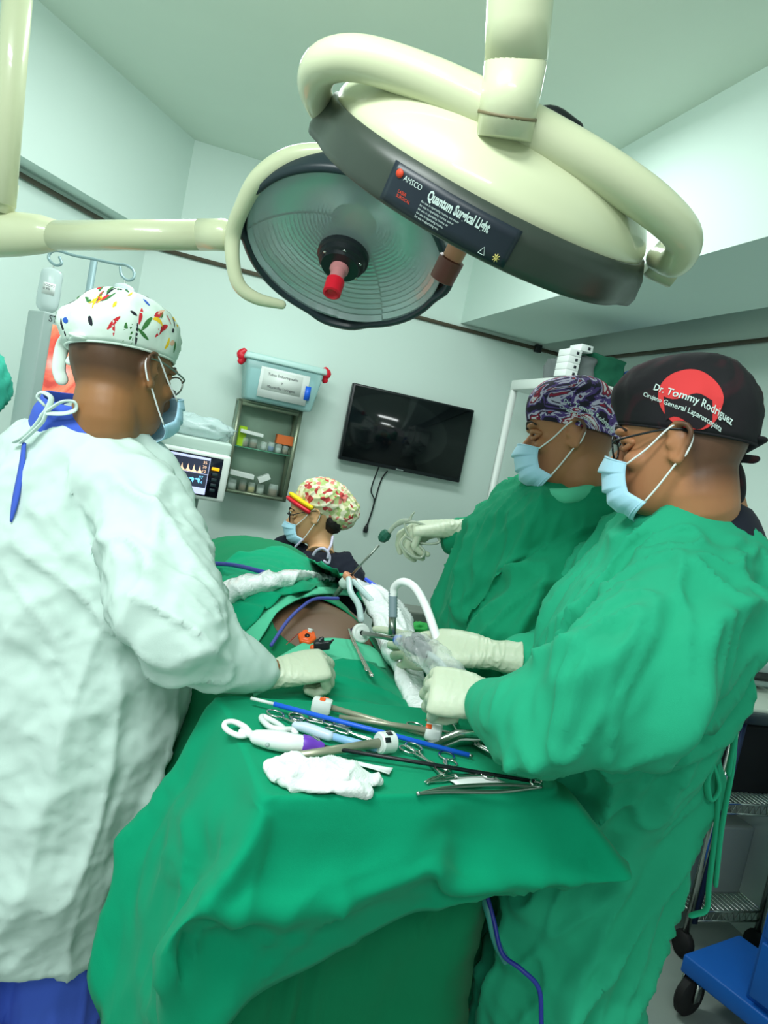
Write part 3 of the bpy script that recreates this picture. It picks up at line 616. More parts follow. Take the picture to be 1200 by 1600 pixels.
linen(.27, .56, -.30, .0, zr+.008, zr+.10, cloth('blue_linen', (44, 104, 205)), 'bright blue folded linen on the rack top, behind dark patterned caps', 3)
for i in range(5):
    s_ = thing('suture_box', ('lowest', 'second lowest', 'middle', 'second highest', 'topmost, shifted to the right')[i]+' small white carton of the stack on the rack top' if i < 4 else 'topmost small white carton, shifted right on the stack on the rack top', 'carton', RK(-.03, -.3+.0, zr+.002+.03*i), 'white cartons stacked on the rack')
    part('carton', box(RK(-.03+(.05 if i == 4 else 0), -.27, zr+.0155+.0305*i), XR*.03, YR*.05, ZU*.0148), PAPER, s_, bevel=.002)
    part('printed_mark', box(RK(-.02+(.05 if i == 4 else 0), -.3208, zr+.0155+.0305*i), XR*.006, YR*.0006, ZU*.006), TXTD, s_)
bxs = thing('supply_box', 'white box with blue label on the rack shelf, between the surgeons', 'box', RK(.48, -.2, 1.18))
part('carton', rbox(.40, .56, -.30, -.08, 1.181, 1.33), PAPER, bxs, bevel=.003); part('blue_label', rbox(.43, .49, -.302, -.30, 1.26, 1.30), BLUEP, bxs)

# steel worktop cart
w0 = P(1163, 1106, 2.4); zw = w0[2]
def WK(x, y, z): return np.array([w0[0], w0[1], 0])+XR*x+YR*y+ZU*z
def wbox(x0, x1, y0, y1, z0, z1): return box(WK((x0+x1)/2, (y0+y1)/2, (z0+z1)/2), XR*(x1-x0)/2, YR*(y1-y0)/2, ZU*(z1-z0)/2)
print('worktop', w0)
wk = thing('steel_wire_cart', 'steel worktop cart with wire shelves behind the right surgeon', 'cart', WK(.3, .3, 0))
part('worktop', wbox(-.02, .36, 0, .62, zw-.03, zw), mat('grey_worktop', (190, 200, 188), .5, var=.08), wk, bevel=.01)
part('corner_bumper', wbox(-.0, .12, -.02, .02, zw-.05, zw-.01), DKGREY, wk, bevel=.01)
for a, b in ((.02, .03), (.33, .03), (.02, .58), (.33, .58)):
    pl = part('post', cyl(WK(a, b, .09), WK(a, b, zw-.03), .0125), CHROME, wk, 'chrome grooved post')
    if b < .1 and a < .1: part('post_edge', wbox(a+.012, a+.03, b-.01, b+.02, .12, zw-.03), mat('navy_edge', (30, 50, 90), .5), wk, 'navy strip behind post')
    part('caster', rev([(.0001, -.014), (.04, -.014), (.045, 0), (.04, .014), (.0001, .014)], WK(a, b, .045), XR, ZU, 16), RUBBER, wk)
def wire_shelf(z):
    sh = part('wire_shelf', G().merge(cyl(WK(.02, .03, z), WK(.33, .03, z), .004, 8)).merge(cyl(WK(.02, .03, z-.035), WK(.33, .03, z-.035), .004, 8)).merge(cyl(WK(.02, .58, z), WK(.33, .58, z), .004, 8)).merge(cyl(WK(.02, .03, z), WK(.02, .58, z), .004, 8)).merge(cyl(WK(.33, .03, z), WK(.33, .58, z), .004, 8)), CHROME, wk, 'chrome wire shelf')
    me = mesh_of(cyl(np.zeros(3), YR*.55, .0022, 6), 'wire')
    for i in range(15):
        o = link('wire', me if i == 0 else me, CHROME if i == 0 else None, sh); o.parent = sh; o.matrix_parent_inverse = Matrix(); o.location = tuple(WK(.04+i*.021, .03, z))
        o.matrix_parent_inverse = sh.matrix_world.inverted()
    zz = tube([WK(.02+.31*i/24, .03, z-.035*(i % 2)) for i in range(25)], .002, 6, 1, smooth=False)
    link('zigzag_wire', zz, CHROME, sh)
bpy.context.view_layer.update()
for z in (.16, .55): wire_shelf(z)
def simple_box(name, lab, cat, g, m_, **k): return tag(link(name, g, m_, None, smooth=False, bevel=k.pop('bevel', .01)), lab, cat)
simple_box('equipment_case', 'black equipment case on the middle wire shelf of the steel cart', 'case', wbox(.05, .31, .1, .5, .5545, .80), mat('matte_black', (16, 18, 20), .7), bevel=.01)
du = thing('suction_pump', 'white unit with round black sockets beside the steel cart, behind green gown', 'pump', WK(-.11, .25, 0))
part('housing', wbox(-.16, -.012, .1, .4, .62, .82), WHITEP, du, bevel=.02); part('pedestal', wbox(-.14, -.03, .15, .35, 0, .62), GREYP, du)
for a, z in ((-.05, .76), (-.09, .66), (-.055, .66)): part('socket', rev([(.0001, .006), (.013, .006), (.016, 0)], WK(a, .1, z), -YR, XR, 16), BLACKP, du, 'round black socket')
sbx = simple_box('storage_carton', 'grey carton standing on the lower wire shelf of the steel cart', 'carton', wbox(.05, .31, .12, .5, .1645, .42), mat('grey_carton', (150, 160, 155), .7))
tb = thing('tabletop_device', 'grey rounded device at right edge on the steel worktop', 'device', WK(.16, .3, zw))
part('housing', fuse([wbox(.1, .34, .22, .5, zw+.012, zw+.10)], .008, 8), GREYM, tb); part('printed_band', wbox(.12, .32, .212, .222, zw+.04, zw+.07), BLACKP, tb, 'black printed band')
link('lettering', text_geo('BOVIE', .022, WK(.125, .2105, zw+.046), XR, ZU), TXTW, tb, smooth=False)
# blue tool cart
b0 = PZ(1100, 1522, .06); b1 = PZ(1060, 1560, .05); print('blue cart casters', b0, b1)
bc = thing('blue_tool_cart', 'bright blue metal tool cart on black casters at lower right', 'cart', b1)
cx = nrm([.55, -.83, 0]); cy = np.array([-cx[1], cx[0], 0])
O = np.array([1.165, 2.09, 0])
def BC(x, y, z): return O+cx*x+cy*y+ZU*z
def bbox(x0, x1, y0, y1, z0, z1): return box(BC((x0+x1)/2, (y0+y1)/2, (z0+z1)/2), cx*(x1-x0)/2, cy*(y1-y0)/2, ZU*(z1-z0)/2)
part('base_rail', bbox(-.03, .75, .0, .30, .125, .18), CARTB, bc, 'blue base rail', bevel=.006)
part('body', bbox(.155, .75, .02, .30, .18, .78), CARTB, bc, bevel=.006)
for i, (z0, z1) in enumerate(((.20, .36), (.375, .53), (.545, .66), (.675, .765))):
    dr = part('drawer', bbox(.17, .735, .002, .02, z0, z1), CARTB, bc, bevel=.004)
    link('handle', bbox(.32, .62, -.012, .002, z1-.035, z1-.02), GREYP, dr, bevel=.003)
part('upper_box', bbox(.19, .75, .03, .28, .78, 1.0), CARTB, bc, bevel=.006)
part('push_handle', tube([BC(.24, .08, .88), BC(.17, .08, .90), BC(.17, .24, .90), BC(.24, .24, .88)], .017, 12, 4), mat('beige_grip', (170, 160, 120), .6), bc, 'beige push handle')
for a, b in ((0, .03), (.0, .27), (.7, .03), (.7, .27)):
    c = part('caster', rev([(.0001, -.018), (.05, -.018), (.06, -.01), (.06, .01), (.05, .018), (.0001, .018)], BC(a, b, .061), cx, ZU, 24), RUBBER, bc, 'black rubber wheel', autosmooth=40)
    link('fork', G().merge(box(BC(a-.024, b, .09), cx*.003, cy*.014, ZU*.035)).merge(box(BC(a+.024, b, .09), cx*.003, cy*.014, ZU*.035)), CHROME, c)
    link('hub_cap', rev([(.0001, .0), (.02, .0), (.02, .004), (.0001, .004)], BC(a-.024, b, .061), -cx, ZU, 12), CHROME, c)
# ================================================================= people
def frame_of(fwd, up):
    f = nrm(fwd); u = nrm(np.array(up)-f*np.dot(up, f)); l = np.cross(u, f)   # forward, left, up
    return f, l, u
HR = [(-.005, .060, .0, .026), (.008, .088, -.012, .040), (.025, .094, -.035, .052), (.045, .096, -.058, .059), (.07, .094, -.080, .066), (.095, .090, -.094, .070), (.115, .086, -.102, .072), (.14, .094, -.106, .0745), (.165, .092, -.106, .076), (.19, .080, -.098, .072), (.212, .058, -.078, .058), (.226, .030, -.048, .038), (.233, .004, -.018, .014)]
def hair_attr(o, H, z0, z1, skinname):
    """close-cropped hair: a per-vertex amount on the scalp behind the ears, mixed in the skin's material"""
    me = o.data; n = len(me.vertices); co = np.empty(n*3); me.vertices.foreach_get('co', co); q = (co.reshape(-1, 3)-H.o)/H.k
    x, y, z = q @ H.f, q @ H.l, q @ H.u
    a = np.clip((z-z0)/(z1-z0), 0, 1)*np.clip((-.002-x+.5*np.clip(z-.11, 0, .1))/.022, 0, 1)*(np.abs(y) < .1)
    at = me.attributes.new('hair', 'FLOAT', 'POINT'); at.data.foreach_set('value', a.astype(np.float32))
class Head:
    """head frame: origin on the axis at chin height; x forward, y left, z up, metres"""
    def __init__(s, ear, fwd, up, earside, scale=1.0):
        s.f, s.l, s.u = frame_of(fwd, up); s.k = scale
        s.o = np.array(ear)-(s.l*earside*.078+s.u*.105-s.f*.0)*scale
    def p(s, x, y, z): return s.o+(s.f*x+s.l*y+s.u*z)*s.k
    def shapes(s, neck_to, neck_r=.062):
        gs = [rings([(s.p((a+b)/2, 0, z), s.f*(a-b)/2*s.k, s.l*w_*s.k) for z, a, b, w_ in HR], 28, 3, power=2.25)]
        gs.append(tube([s.p(.086, 0, .122), s.p(.101, 0, .100), s.p(.116, 0, .078), s.p(.094, 0, .068)], np.array([.008, .011, .0145, .010])*s.k, 12, 4, rounded=True))
        for e in (-1, 1):
            gs.append(ball(s.p(.103, e*.012, .078), .0095*s.k)); gs.append(ball(s.p(.088, e*.032, .138), np.array([.014, .02, .008])*s.k, R3=[s.f, s.l, s.u]))   # nostril wings, brow
            gs.append(ball(s.p(.066, e*.046, .088), np.array([.022, .018, .018])*s.k, R3=[s.f, s.l, s.u]))   # cheek
            # ear: a rim, a lobe and a bowl
            er = [s.p(.010, e*.073, .088), s.p(-.002, e*.083, .080), s.p(-.010, e*.086, .095), s.p(-.022, e*.091, .118), s.p(-.016, e*.091, .134), s.p(.001, e*.086, .138), s.p(.012, e*.077, .125)]
            gs.append(tube(er, np.array([.007, .0075, .0055, .005, .005, .005, .005])*s.k, 10, 5, rounded=True))
            gs.append(ball(s.p(-.004, e*.078, .110), np.array([.016, .006, .022])*s.k, R3=[s.f, s.l, s.u]))
            gs.append(ball(s.p(.013, e*.0765, .108), np.array([.005, .006, .007])*s.k, R3=[s.f, s.l, s.u]))
        gs.append(tube([s.p(.093, .02, .038), s.p(.101, 0, .042), s.p(.093, -.02, .038)], .006*s.k, 8, 3, rounded=True)); gs.append(tube([s.p(.092, .018, .028), s.p(.099, 0, .028), s.p(.092, -.018, .028)], .0065*s.k, 8, 3, rounded=True))
        nt = np.array(neck_to); gs.append(tube([s.p(-.022, 0, .08), s.p(-.02, 0, .02), nt*.5+s.p(-.02, 0, -.01)*.5, nt], [neck_r*.95, neck_r, neck_r*1.02, neck_r*1.25], 24, 4))
        return gs
    def eyes(s, parent, skin):
        for e in (-1, 1):
            c = s.p(.0745, e*.029, .118)
            ey = link('eye', ball(c, .0115*s.k, 20, 14), mat('eye_white', (225, 222, 215), .2), parent)
            d = nrm(s.f*1+s.l*e*.15); link('iris', disc(c+d*.0108*s.k, d, .0056*s.k, s.u, .0012, 16), mat('iris_brown', (38, 24, 18), .15), ey)
            for zz, th in ((.0065, .0062), (-.0080, .005)):
                link('eyelid', tube([s.p(.071, e*.045, .118+zz*.1), s.p(.083, e*.039, .118+zz), s.p(.088, e*.030, .118+zz*1.1), s.p(.088, e*.021, .118+zz*.7), s.p(.082, e*.017, .116)], th*s.k, 8, 4, rounded=True), skin, ey)
            link('eyebrow', tube([s.p(.080, e*.050, .138), s.p(.096, e*.036, .146), s.p(.099, e*.016, .140)], np.array([.002, .004, .0035])*s.k, 8, 4, rounded=True), HAIR, parent)
def head_r(z):
    zs = [h[0] for h in HR]; return [np.interp(z, zs, [h[i] for h in HR]) for i in (1, 2, 3)]
def mask(H, parent, top=.098, lab='pale blue pleated face mask', low=-.012, out=0, strap=True):
    """pleated sheet round nose and chin, ear loops"""
    M = []; nu, nv = 29, 49
    for i in range(nu):
        a = -1+2*i/(nu-1); row = []
        for j in range(nv):
            v = j/(nv-1)
            zt_ = top-.020*abs(a)**1.5; zb = low+.030*abs(a)**2.0
            z = zt_+(zb-zt_)*v
            fx = .123-.010*(v-.35)**2*4 - (.030*max(0, v-.72)/.28 if v > .72 else 0) + out
            ang = a*1.22; x = fx*math.cos(ang*.80)**.75 if abs(a) < 1.1 else 0
            y = .073*math.sin(ang)**1 if False else .077*math.sin(a*math.pi/2)
            pl = .0075*(((v*3.2+.25) % 1)) * (1-abs(a)**6)
            if abs(a) > .0: x = max(x, head_r(max(.0, z))[0]*math.sqrt(max(.02, 1-min(1, abs(y)/.079)**2.4))+.006)
            nosebump = .008*math.exp(-(a/.25)**2)*math.exp(-((v-.22)/.2)**2)
            row.append(H.p(x+pl+nosebump, y, z))
        M.append(row)
    m = part('face_mask', slab(M, .0016), MASKM, parent, lab)
    for vv in (.02, .97):
        link('hem', tube([np.array(M[i][int(vv*(nv-1))])+H.f*.0009 for i in range(0, nu, 2)], .0016, 6, 2), MASKM, m)
    if strap:
        for e in (-1, 1):
            i = nu-1 if e > 0 else 0; A = np.array(M[i][1]); B = np.array(M[i][nv-2])
            link('ear_loop', tube([A, A*.45+H.p(.016, e*.083, .122)*.55, H.p(.012, e*.0845, .130), H.p(-.008, e*.089, .136), H.p(-.024, e*.087, .118), H.p(-.014, e*.086, .090), H.p(.0, e*.084, .078), B*.6+H.p(.0, e*.083, .075)*.4, B], .0017, 8, 5), MASKI, m)
    return m
def cap_surface(H, brim, puff, seg=72, nt=22, tuck=.004, seed=0, wr=.003, back=0):
    """brim(a)->z of the brim at azimuth a (0 = front); puff = extra radius; returns point function f(a, t) and grid"""
    KG = None
    def f(a, t, off=0, raw=False):
        zb = brim(a); ztop = .245+puff*.8; th = t*math.pi/2
        z = zb+(ztop-zb)*math.sin(th)**1.0
        zz = min(.205, zb+(.19-zb)*t); fr, bk, w_ = head_r(max(.02, min(zz, .165)))
        fr = max(fr, .094); bk = min(bk, -.104); w_ = max(w_, .0755)
        q = math.cos(th)**.62; bulge = tuck+puff*math.sin(min(1, t*2.2)*math.pi/2)+.5*back*max(0, -math.cos(a))*math.sin(min(1, t*2.4)*math.pi)
        cxm = (fr+bk)/2; c, s_ = math.cos(a), math.sin(a)
        x = cxm+((fr-bk)/2+bulge)*q*math.copysign(abs(c)**.9, c); y = (w_+bulge)*q*math.copysign(abs(s_)**.9, s_)
        p = np.array([x, y, z])
        if wr and KG is not None:
            ai = (a/(2*math.pi)*seg) % seg; ti = min(nt-1e-6, max(0, t*nt)); i0, j0 = int(ai), int(ti); fa, ft = ai-i0, ti-j0; i1 = (i0+1) % seg
            k = 1+((KG[i0 % seg, j0]*(1-fa)+KG[i1, j0]*fa)*(1-ft)+(KG[i0 % seg, j0+1]*(1-fa)+KG[i1, j0+1]*fa)*ft)*min(1, t*4)
            p = np.array([cxm+(x-cxm)*k, y*k, z])
        if raw: return p
        if off: d = nrm(p-np.array([cxm, 0, .12])); p = p+d*off
        return H.p(*p)
    B_ = np.array([[f(2*math.pi*i/seg, j/nt, raw=True) for j in range(nt+1)] for i in range(seg)]); q = B_.reshape(-1, 3)
    KG = ((noise(q*22+seed)*wr*.9+folds(q, (0, 0, 1), 26, .35, seed=seed)*wr*.6)/.1).reshape(seg, nt+1)
    M = [[f(2*math.pi*i/seg, j/nt) for j in range(nt+1)] for i in range(seg)]
    return f, M
def make_cap(H, parent, brim, puff, m_, lab, **k):
    f, M = cap_surface(H, brim, puff, **k); o = part('surgical_cap', grid(M, wrapu=True), m_, parent, lab)
    s_ = o.modifiers.new('s', 'SOLIDIFY'); s_.thickness = .002; s_.offset = -1
    seg = len(M); link('brim_hem', tube([np.array(M[i % seg][0]) for i in range(0, seg+1, 2)], .0028, 8, 2), m_, o)
    return f, o
def bow(pts_list, m_, parent, r=.006, name='tie'):
    for pts in pts_list: part(name, tube(pts, r, 10, 6, rounded=True, flat=.45), m_, parent)

def hand(wrist, fwd, back, side, curl, thumb=(.6, .5), s=1.0, spread=.06, cuffdir=None, cufflen=.05, voxel=.0022, curls=None, name='glove'):
    """gloved hand. fwd: wrist->knuckles, back: normal on the back of the hand, side: +1/-1 which side the thumb is on"""
    f = nrm(fwd); b = nrm(np.array(back)-f*np.dot(back, f)); l = np.cross(b, f)*side; W0 = np.array(wrist)
    def q(x, y, z): return W0+(l*x+f*y+b*z)*s
    gs = [rings([(q(0, -.02, 0), l*.027*s, b*.021*s), (q(0, .0, 0), l*.028*s, b*.021*s), (q(.002, .03, 0), l*.037*s, b*.020*s), (q(.001, .065, .001), l*.042*s, b*.0165*s), (q(.0, .09, .001), l*.041*s, b*.0135*s), (q(0, .098, 0), l*.036*s, b*.009*s)], 24, 4, power=2.3)]
    base = [(.031, .090, (.044, .026, .021)), (.0105, .095, (.048, .030, .022)), (-.0105, .091, (.044, .028, .021)), (-.030, .082, (.035, .022, .018))]
    cs = curls or [curl]*4
    tips = []
    for (x, y, L_), c, k in zip(base, cs, range(4)):
        sp = spread*(1.5-k); d = nrm([sp, 1, 0]); ang = 0; p_ = np.array([x, y-.022, -.001]); pts = [p_]; p_ = np.array([x, y, .0]); pts.append(p_); rr = [.010, .0102]
        for j, Ln in enumerate(L_):
            ang += c[j] if not np.isscalar(c) else c*(.9, 1.15, .7)[j]
            dv_ = np.array([d[0]*math.cos(ang), d[1]*math.cos(ang), -math.sin(ang)]); 
            pts.append(p_+dv_*Ln*.5); p_ = p_+dv_*Ln; pts.append(p_); rr += [(.0098, .0090, .0082)[j], (.0098, .0088, .0074)[j]]
        g_ = tube([q(*a) for a in pts], np.array(rr)*s*(.92 if k == 3 else 1), 12, 3, rounded=True); gs.append(g_); tips.append(q(*p_))
    out, down = thumb
    d0 = nrm([math.sin(out), math.cos(out), -down*.5]); d1_ = nrm([math.sin(out*.45), math.cos(out*.45), -down*.9]); d2_ = nrm([math.sin(out*.05)-.1, math.cos(out*.1), -down*1.2])
    p0 = np.array([.018, .018, -.004]); p1 = p0+d0*.046; p2 = p1+d1_*.034; p3 = p2+d2_*.026
    gs.append(tube([q(*a) for a in (p0, (p0+p1)/2, p1, (p1+p2)/2, p2, p3)], np.array([.015, .0155, .013, .0112, .011, .0088])*s, 14, 3, rounded=True)); tips.append(q(*p3))
    if cuffdir is not None:
        cdn = nrm(cuffdir); gs.append(tube([q(0, .01, 0), W0+cdn*.02, W0+cdn*cufflen], [.026*s, .029*s, .036*s], 24, 4, ref=b, flat=.85))
    def dsp(p):
        near = np.exp(-(((p-W0)@f)/.035)**2); return folds(p, l, 70, .2, seed=2)*.0012*(.25+near)
    me = fuse(gs, voxel, 4, dsp); return me, tips

def gown(gs, m_, parent, name, lab, folds_spec, voxel=.0075, smooth=7, calm=()):
    def dsp(p):
        d = np.zeros(len(p))
        for ax, fr, amp, seed, *reg in folds_spec:
            v = (folds(p, ax, fr, .13, seed=seed) if ax is not None else creases(p, fr, seed))*amp
            if reg: c, r = reg; v = v*np.exp(-(np.linalg.norm(p-np.array(c), axis=1)/r)**4)
            d += v
        for c, r in calm: d *= 1-.85*np.exp(-(np.linalg.norm(p-np.array(c), axis=1)/r)**4)
        return d
    return part(name, fuse(gs, voxel, smooth, dsp), m_, parent, lab)
def ringP(cx_, cy_, d, hw, hd, tilt=0, yaw=0):
    """horizontal body section: centre pixel + distance, half-width in pixels, half-depth in metres"""
    c = P(cx_, cy_, d); a = np.array([math.cos(yaw), math.sin(yaw), tilt]); b = np.array([-math.sin(yaw), math.cos(yaw), 0]); return (c, a*hw/FL*d, b*hd)
def legs(x, y, dx, dy, ztop, r=.085, shoe_dir=(1, 0)):
    gs = []; sd = nrm([shoe_dir[0], shoe_dir[1], 0])
    for e in (-1, 1):
        p = np.array([x+e*dx, y+e*dy, 0])
        gs.append(tube([p+ZU*ztop, p+ZU*.5, p+ZU*.1, p+ZU*.06], [r, r*.72, r*.55, r*.5], 18, 4))
    return gs
def shoes(parent, x, y, dx, dy, sd, m_):
    sd = nrm([sd[0], sd[1], 0]); sl = np.array([-sd[1], sd[0], 0])
    for e in (-1, 1):
        p = np.array([x+e*dx, y+e*dy, 0])
        part('shoe', fuse([rings([(p-sd*.09+ZU*.045, sl*.034, ZU*.044), (p-sd*.02+ZU*.055, sl*.042, ZU*.054), (p+sd*.08+ZU*.035, sl*.047, ZU*.034), (p+sd*.15+ZU*.024, sl*.038, ZU*.022)], 20, 4)], .006, 3), m_, parent)

# ---------------------------------------------------------------- person A: white gown, back to the viewer
ea = P(236, 582, 1.40)
HA = Head(ea, V(.47, -.16, .88), V(.12, 1, .12), -1, 1.03)
nA = P(172, 668, 1.46)
pA = thing('person', 'person in pale white-green cotton gown and white patterned cap, seen from behind, reaching right', 'person', (P(100, 1100, 1.48)[0], P(100, 1100, 1.48)[1], 0))
chestA = P(140, 800, 1.48); hipA = P(110, 1100, 1.52)
shA = P(235, 790, 1.34); elA = P(292, 985, 1.20); wrA = P(425, 1050, 1.36)
xa, ya = hipA[0], hipA[1]
bodyA = HA.shapes(nA)+[tube([nA, chestA, hipA, hipA-ZU*.12], [.06, .09, .11, .11], 20, 4, flat=1)]+[tube([chestA+ZU*.04, P(215, 800, 1.38), P(245, 890, 1.30), P(280, 975, 1.25), P(345, 1024, 1.29), wrA], [.06, .045, .042, .038, .032, .026], 16, 4)]+legs(xa-.012, ya-.02, .0875, .0, hipA[2], r=.075)
bA = part('body', fuse(bodyA, .0045, 3), SKIN_A, pA, 'brown skin at neck, ear and cheek')
hair_attr(bA, HA, .050, .095, ''); HA.eyes(pA, SKIN_A)
part('scrub_trousers', fuse([tube([np.array([xa+a, ya+b, .62]), np.array([xa+a, ya+b, .3]), np.array([xa+a*1.05, ya+b, .07])], [.11, .098, .095], 20, 4, cap=True) for a, b in ((-.10, -.02), (.075, .02))], .008, 4, lambda p: folds(p, ZU, 14, .3, seed=4)*.006), BLUES, pA, 'royal blue scrub trousers')
shoes(pA, xa-.01, ya, .085, .0, (.7, .7), WHITEP)
# sleeve and gown
def rA(cx_, cy_, d, hw, hd): return ringP(cx_, cy_, d, hw, hd, yaw=.15)
torsoA = rings([rA(165, 655, 1.47, 52, .065), rA(158, 678, 1.47, 78, .09), rA(150, 710, 1.48, 118, .12), rA(140, 770, 1.49, 150, .15), rA(134, 860, 1.50, 165, .17), rA(128, 960, 1.51, 172, .18), rA(120, 1060, 1.52, 174, .19), rA(108, 1180, 1.53, 160, .20), rA(92, 1290, 1.54, 138, .20), rA(74, 1375, 1.55, 126, .19), rA(60, 1425, 1.56, 116, .185), rA(58, 1438, 1.56, 113, .18)], 40, 4, power=2.2)
slA = tube([P(170, 745, 1.44), P(215, 800, 1.38), P(245, 890, 1.30), P(280, 975, 1.25), P(335, 1022, 1.29), P(385, 1042, 1.335), P(405, 1050, 1.35)], [.088, .088, .086, .078, .062, .050, .040], 28, 6, rounded=True)
slA2 = tube([P(60, 745, 1.52), P(-20, 810, 1.58), P(-50, 950, 1.66), P(-20, 1030, 1.8)], [.10, .09, .08, .06], 24, 5, rounded=True)
fo = [(V(.3, 1, .1), 6, .012, 1), (None, 5, .022, 2), (None, 11, .010, 6), (None, 26, .0045, 3), ((1, 0, -.4), 16, .010, 4, tuple(P(330, 1020, 1.25)), .22), ((.9, 0, -.8), 12, .010, 5, tuple(P(240, 930, 1.3)), .25), ((0, 0, 1), 9, .014, 8, tuple(P(90, 1350, 1.45)), .5)]
gownA = gown([torsoA, slA, slA2], GWHITE, pA, 'gown', 'pale mint-white wrinkled cotton gown with long sleeves', fo, .0075, 7, [(P(400, 1048, 1.35), .13)])
# blue collar of the scrub shirt, ties and back opening
def collar(rs, m_, parent, lab, name='collar'):
    M = crom(np.array([[c+a*math.cos(t)+b*math.sin(t) for t in np.linspace(0, 2*math.pi, 41)] for c, a, b in rs]).reshape(len(rs), -1), 5).reshape(-1, 41, 3)
    q = M.reshape(-1, 3); M = (q+ZU*(noise(q*16)*.006)[:, None]).reshape(M.shape); return part(name, slab(M, .004), m_, parent, lab)
def cring(x, y, d, a, b, tx=0, ty=0): return (P(x, y, d), np.array([a, 0, tx]), np.array([0, b, ty]))
collar([cring(136, 632, 1.455, .082, .078, -.010, .01), cring(138, 645, 1.455, .090, .085, -.012, .01), cring(142, 668, 1.46, .108, .10, -.02, 0), cring(146, 696, 1.47, .125, .11, -.02, 0)], BLUES, pA, 'royal blue shirt collar')
def pa(x, y, d): return P(x, y, d)
pass
tA = [[pa(68, 632, 1.345), pa(58, 620, 1.34), pa(66, 613, 1.34), pa(80, 622, 1.34), pa(74, 640, 1.34), pa(66, 650, 1.345)],
      [pa(74, 642, 1.34), pa(96, 628, 1.34), pa(116, 628, 1.345), pa(118, 640, 1.35), pa(100, 646, 1.345), pa(76, 646, 1.34)],
      [pa(70, 644, 1.34), pa(56, 664, 1.345), pa(38, 682, 1.35), pa(24, 690, 1.36)], [pa(72, 646, 1.34), pa(66, 660, 1.34), pa(50, 676, 1.345), pa(34, 690, 1.35)]]
bow(tA, GWHITE, pA, .0062, 'gown_tie')
slit = slab(patch([[P(36, 690, 1.355), P(40, 692, 1.352)], [P(30, 730, 1.345), P(37, 732, 1.34)], [P(20, 780, 1.335), P(28, 782, 1.33)], [P(16, 815, 1.33), P(18, 816, 1.33)]], 5, 2), .004)
part('shirt_gap', slit, BLUES, pA, 'blue shirt showing in the back opening')
# cap A
def brimA(a): return .150-.022*math.cos(a+math.pi)*1.0 if True else 0
fA, capA = make_cap(HA, pA, lambda a: .142+.012*math.cos(a), .012, CAPW, 'white cotton cap with small coloured print and gathered crown', seed=2, wr=.007, back=.022)
# little printed motifs (plain blobs, leaves, bananas)
MC = [mat('print_%d' % i, c, .85) for i, c in enumerate(((205, 40, 50), (240, 200, 40), (60, 120, 60), (40, 90, 190), (30, 34, 44), (235, 190, 160)))]
r_ = random.Random(5)
for i in range(100):
    a0, t0 = r_.uniform(1.2, 5.4), r_.uniform(.03, .92); kk = r_.choice([0, 0, 1, 1, 2, 2, 3, 4, 4, 5]); L_ = r_.uniform(.10, .26)*(1 if kk != 1 else .8); W_ = r_.uniform(.04, .08); ph = r_.uniform(0, 3)
    M = []
    for u in range(6):
        row = []
        for v in range(4):
            x = (u/5-.5)*L_; y = (v/3-.5)*W_*math.sin(math.pi*(u+.6)/6.2)+(x*x*4 if kk == 1 else 0)
            row.append(fA(a0+x*math.cos(ph)-y*math.sin(ph), min(.98, max(.01, t0+(x*math.sin(ph)+y*math.cos(ph)))), .0026))
        M.append(row)
    link('printed_motif', grid(M), MC[kk], capA)
nk = [HA.p(-.112, .0, .145)]
k0 = fA(math.pi*1.05, .02, .004); k1 = P(100, 545, 1.42)
bow([[k0, k0*.5+P(98, 520, 1.40)*.5, P(98, 540, 1.40), P(92, 575, 1.40), P(96, 592, 1.40)], [k0, P(110, 540, 1.395), P(122, 548, 1.39), P(126, 560, 1.39), P(112, 562, 1.395)]], CAPW, pA, .013, 'cap_tie')
mask(HA, pA, top=.094)
# glasses
def glasses(H, parent, m_=None, r=.024):
    m_ = m_ or BLACKP; g = thing_part = part('glasses', tube([H.p(.106, .012, .122), H.p(.109, 0, .126), H.p(.106, -.012, .122)], .002, 8, 4), m_, parent, 'thin dark-framed glasses')
    for e in (-1, 1):
        c = H.p(.103, e*.034, .112); pts = [c+(H.l*math.cos(t)*.025+H.u*math.sin(t)*.019)*H.k-H.f*abs(math.cos(t))*.002 for t in np.linspace(0, 2*math.pi, 17)]
        link('rim', tube(pts, .0017, 8, 2), m_, g); link('lens', G().add([c+(H.l*math.cos(t)*.024+H.u*math.sin(t)*.018)*H.k for t in np.linspace(0, 2*math.pi, 17)[:-1]], [tuple(range(16))]), mat('lens', (210, 225, 225), .05, alpha=.15), g, smooth=False)
        link('temple', tube([H.p(.100, e*.060, .118), H.p(.085, e*.074, .122), H.p(.02, e*.083, .130), H.p(-.012, e*.084, .128)], .0019, 8, 4), m_, g)
    return g
glasses(HA, pA, STEEL)
# glove A
hA, _ = hand(P(430, 1053, 1.37), V(.93, .12, .35), V(-.15, .80, -.55), 1, .95, thumb=(.35, .7), s=1.02, cuffdir=V(-1, .03, -.25), cufflen=.055, curls=[(.9, 1.2, .6), (1.2, 1.4, .8), (1.3, 1.5, .8), (1.35, 1.5, .8)])
part('glove', hA, GLOVE, pA, 'cream latex glove closed on the instrument')

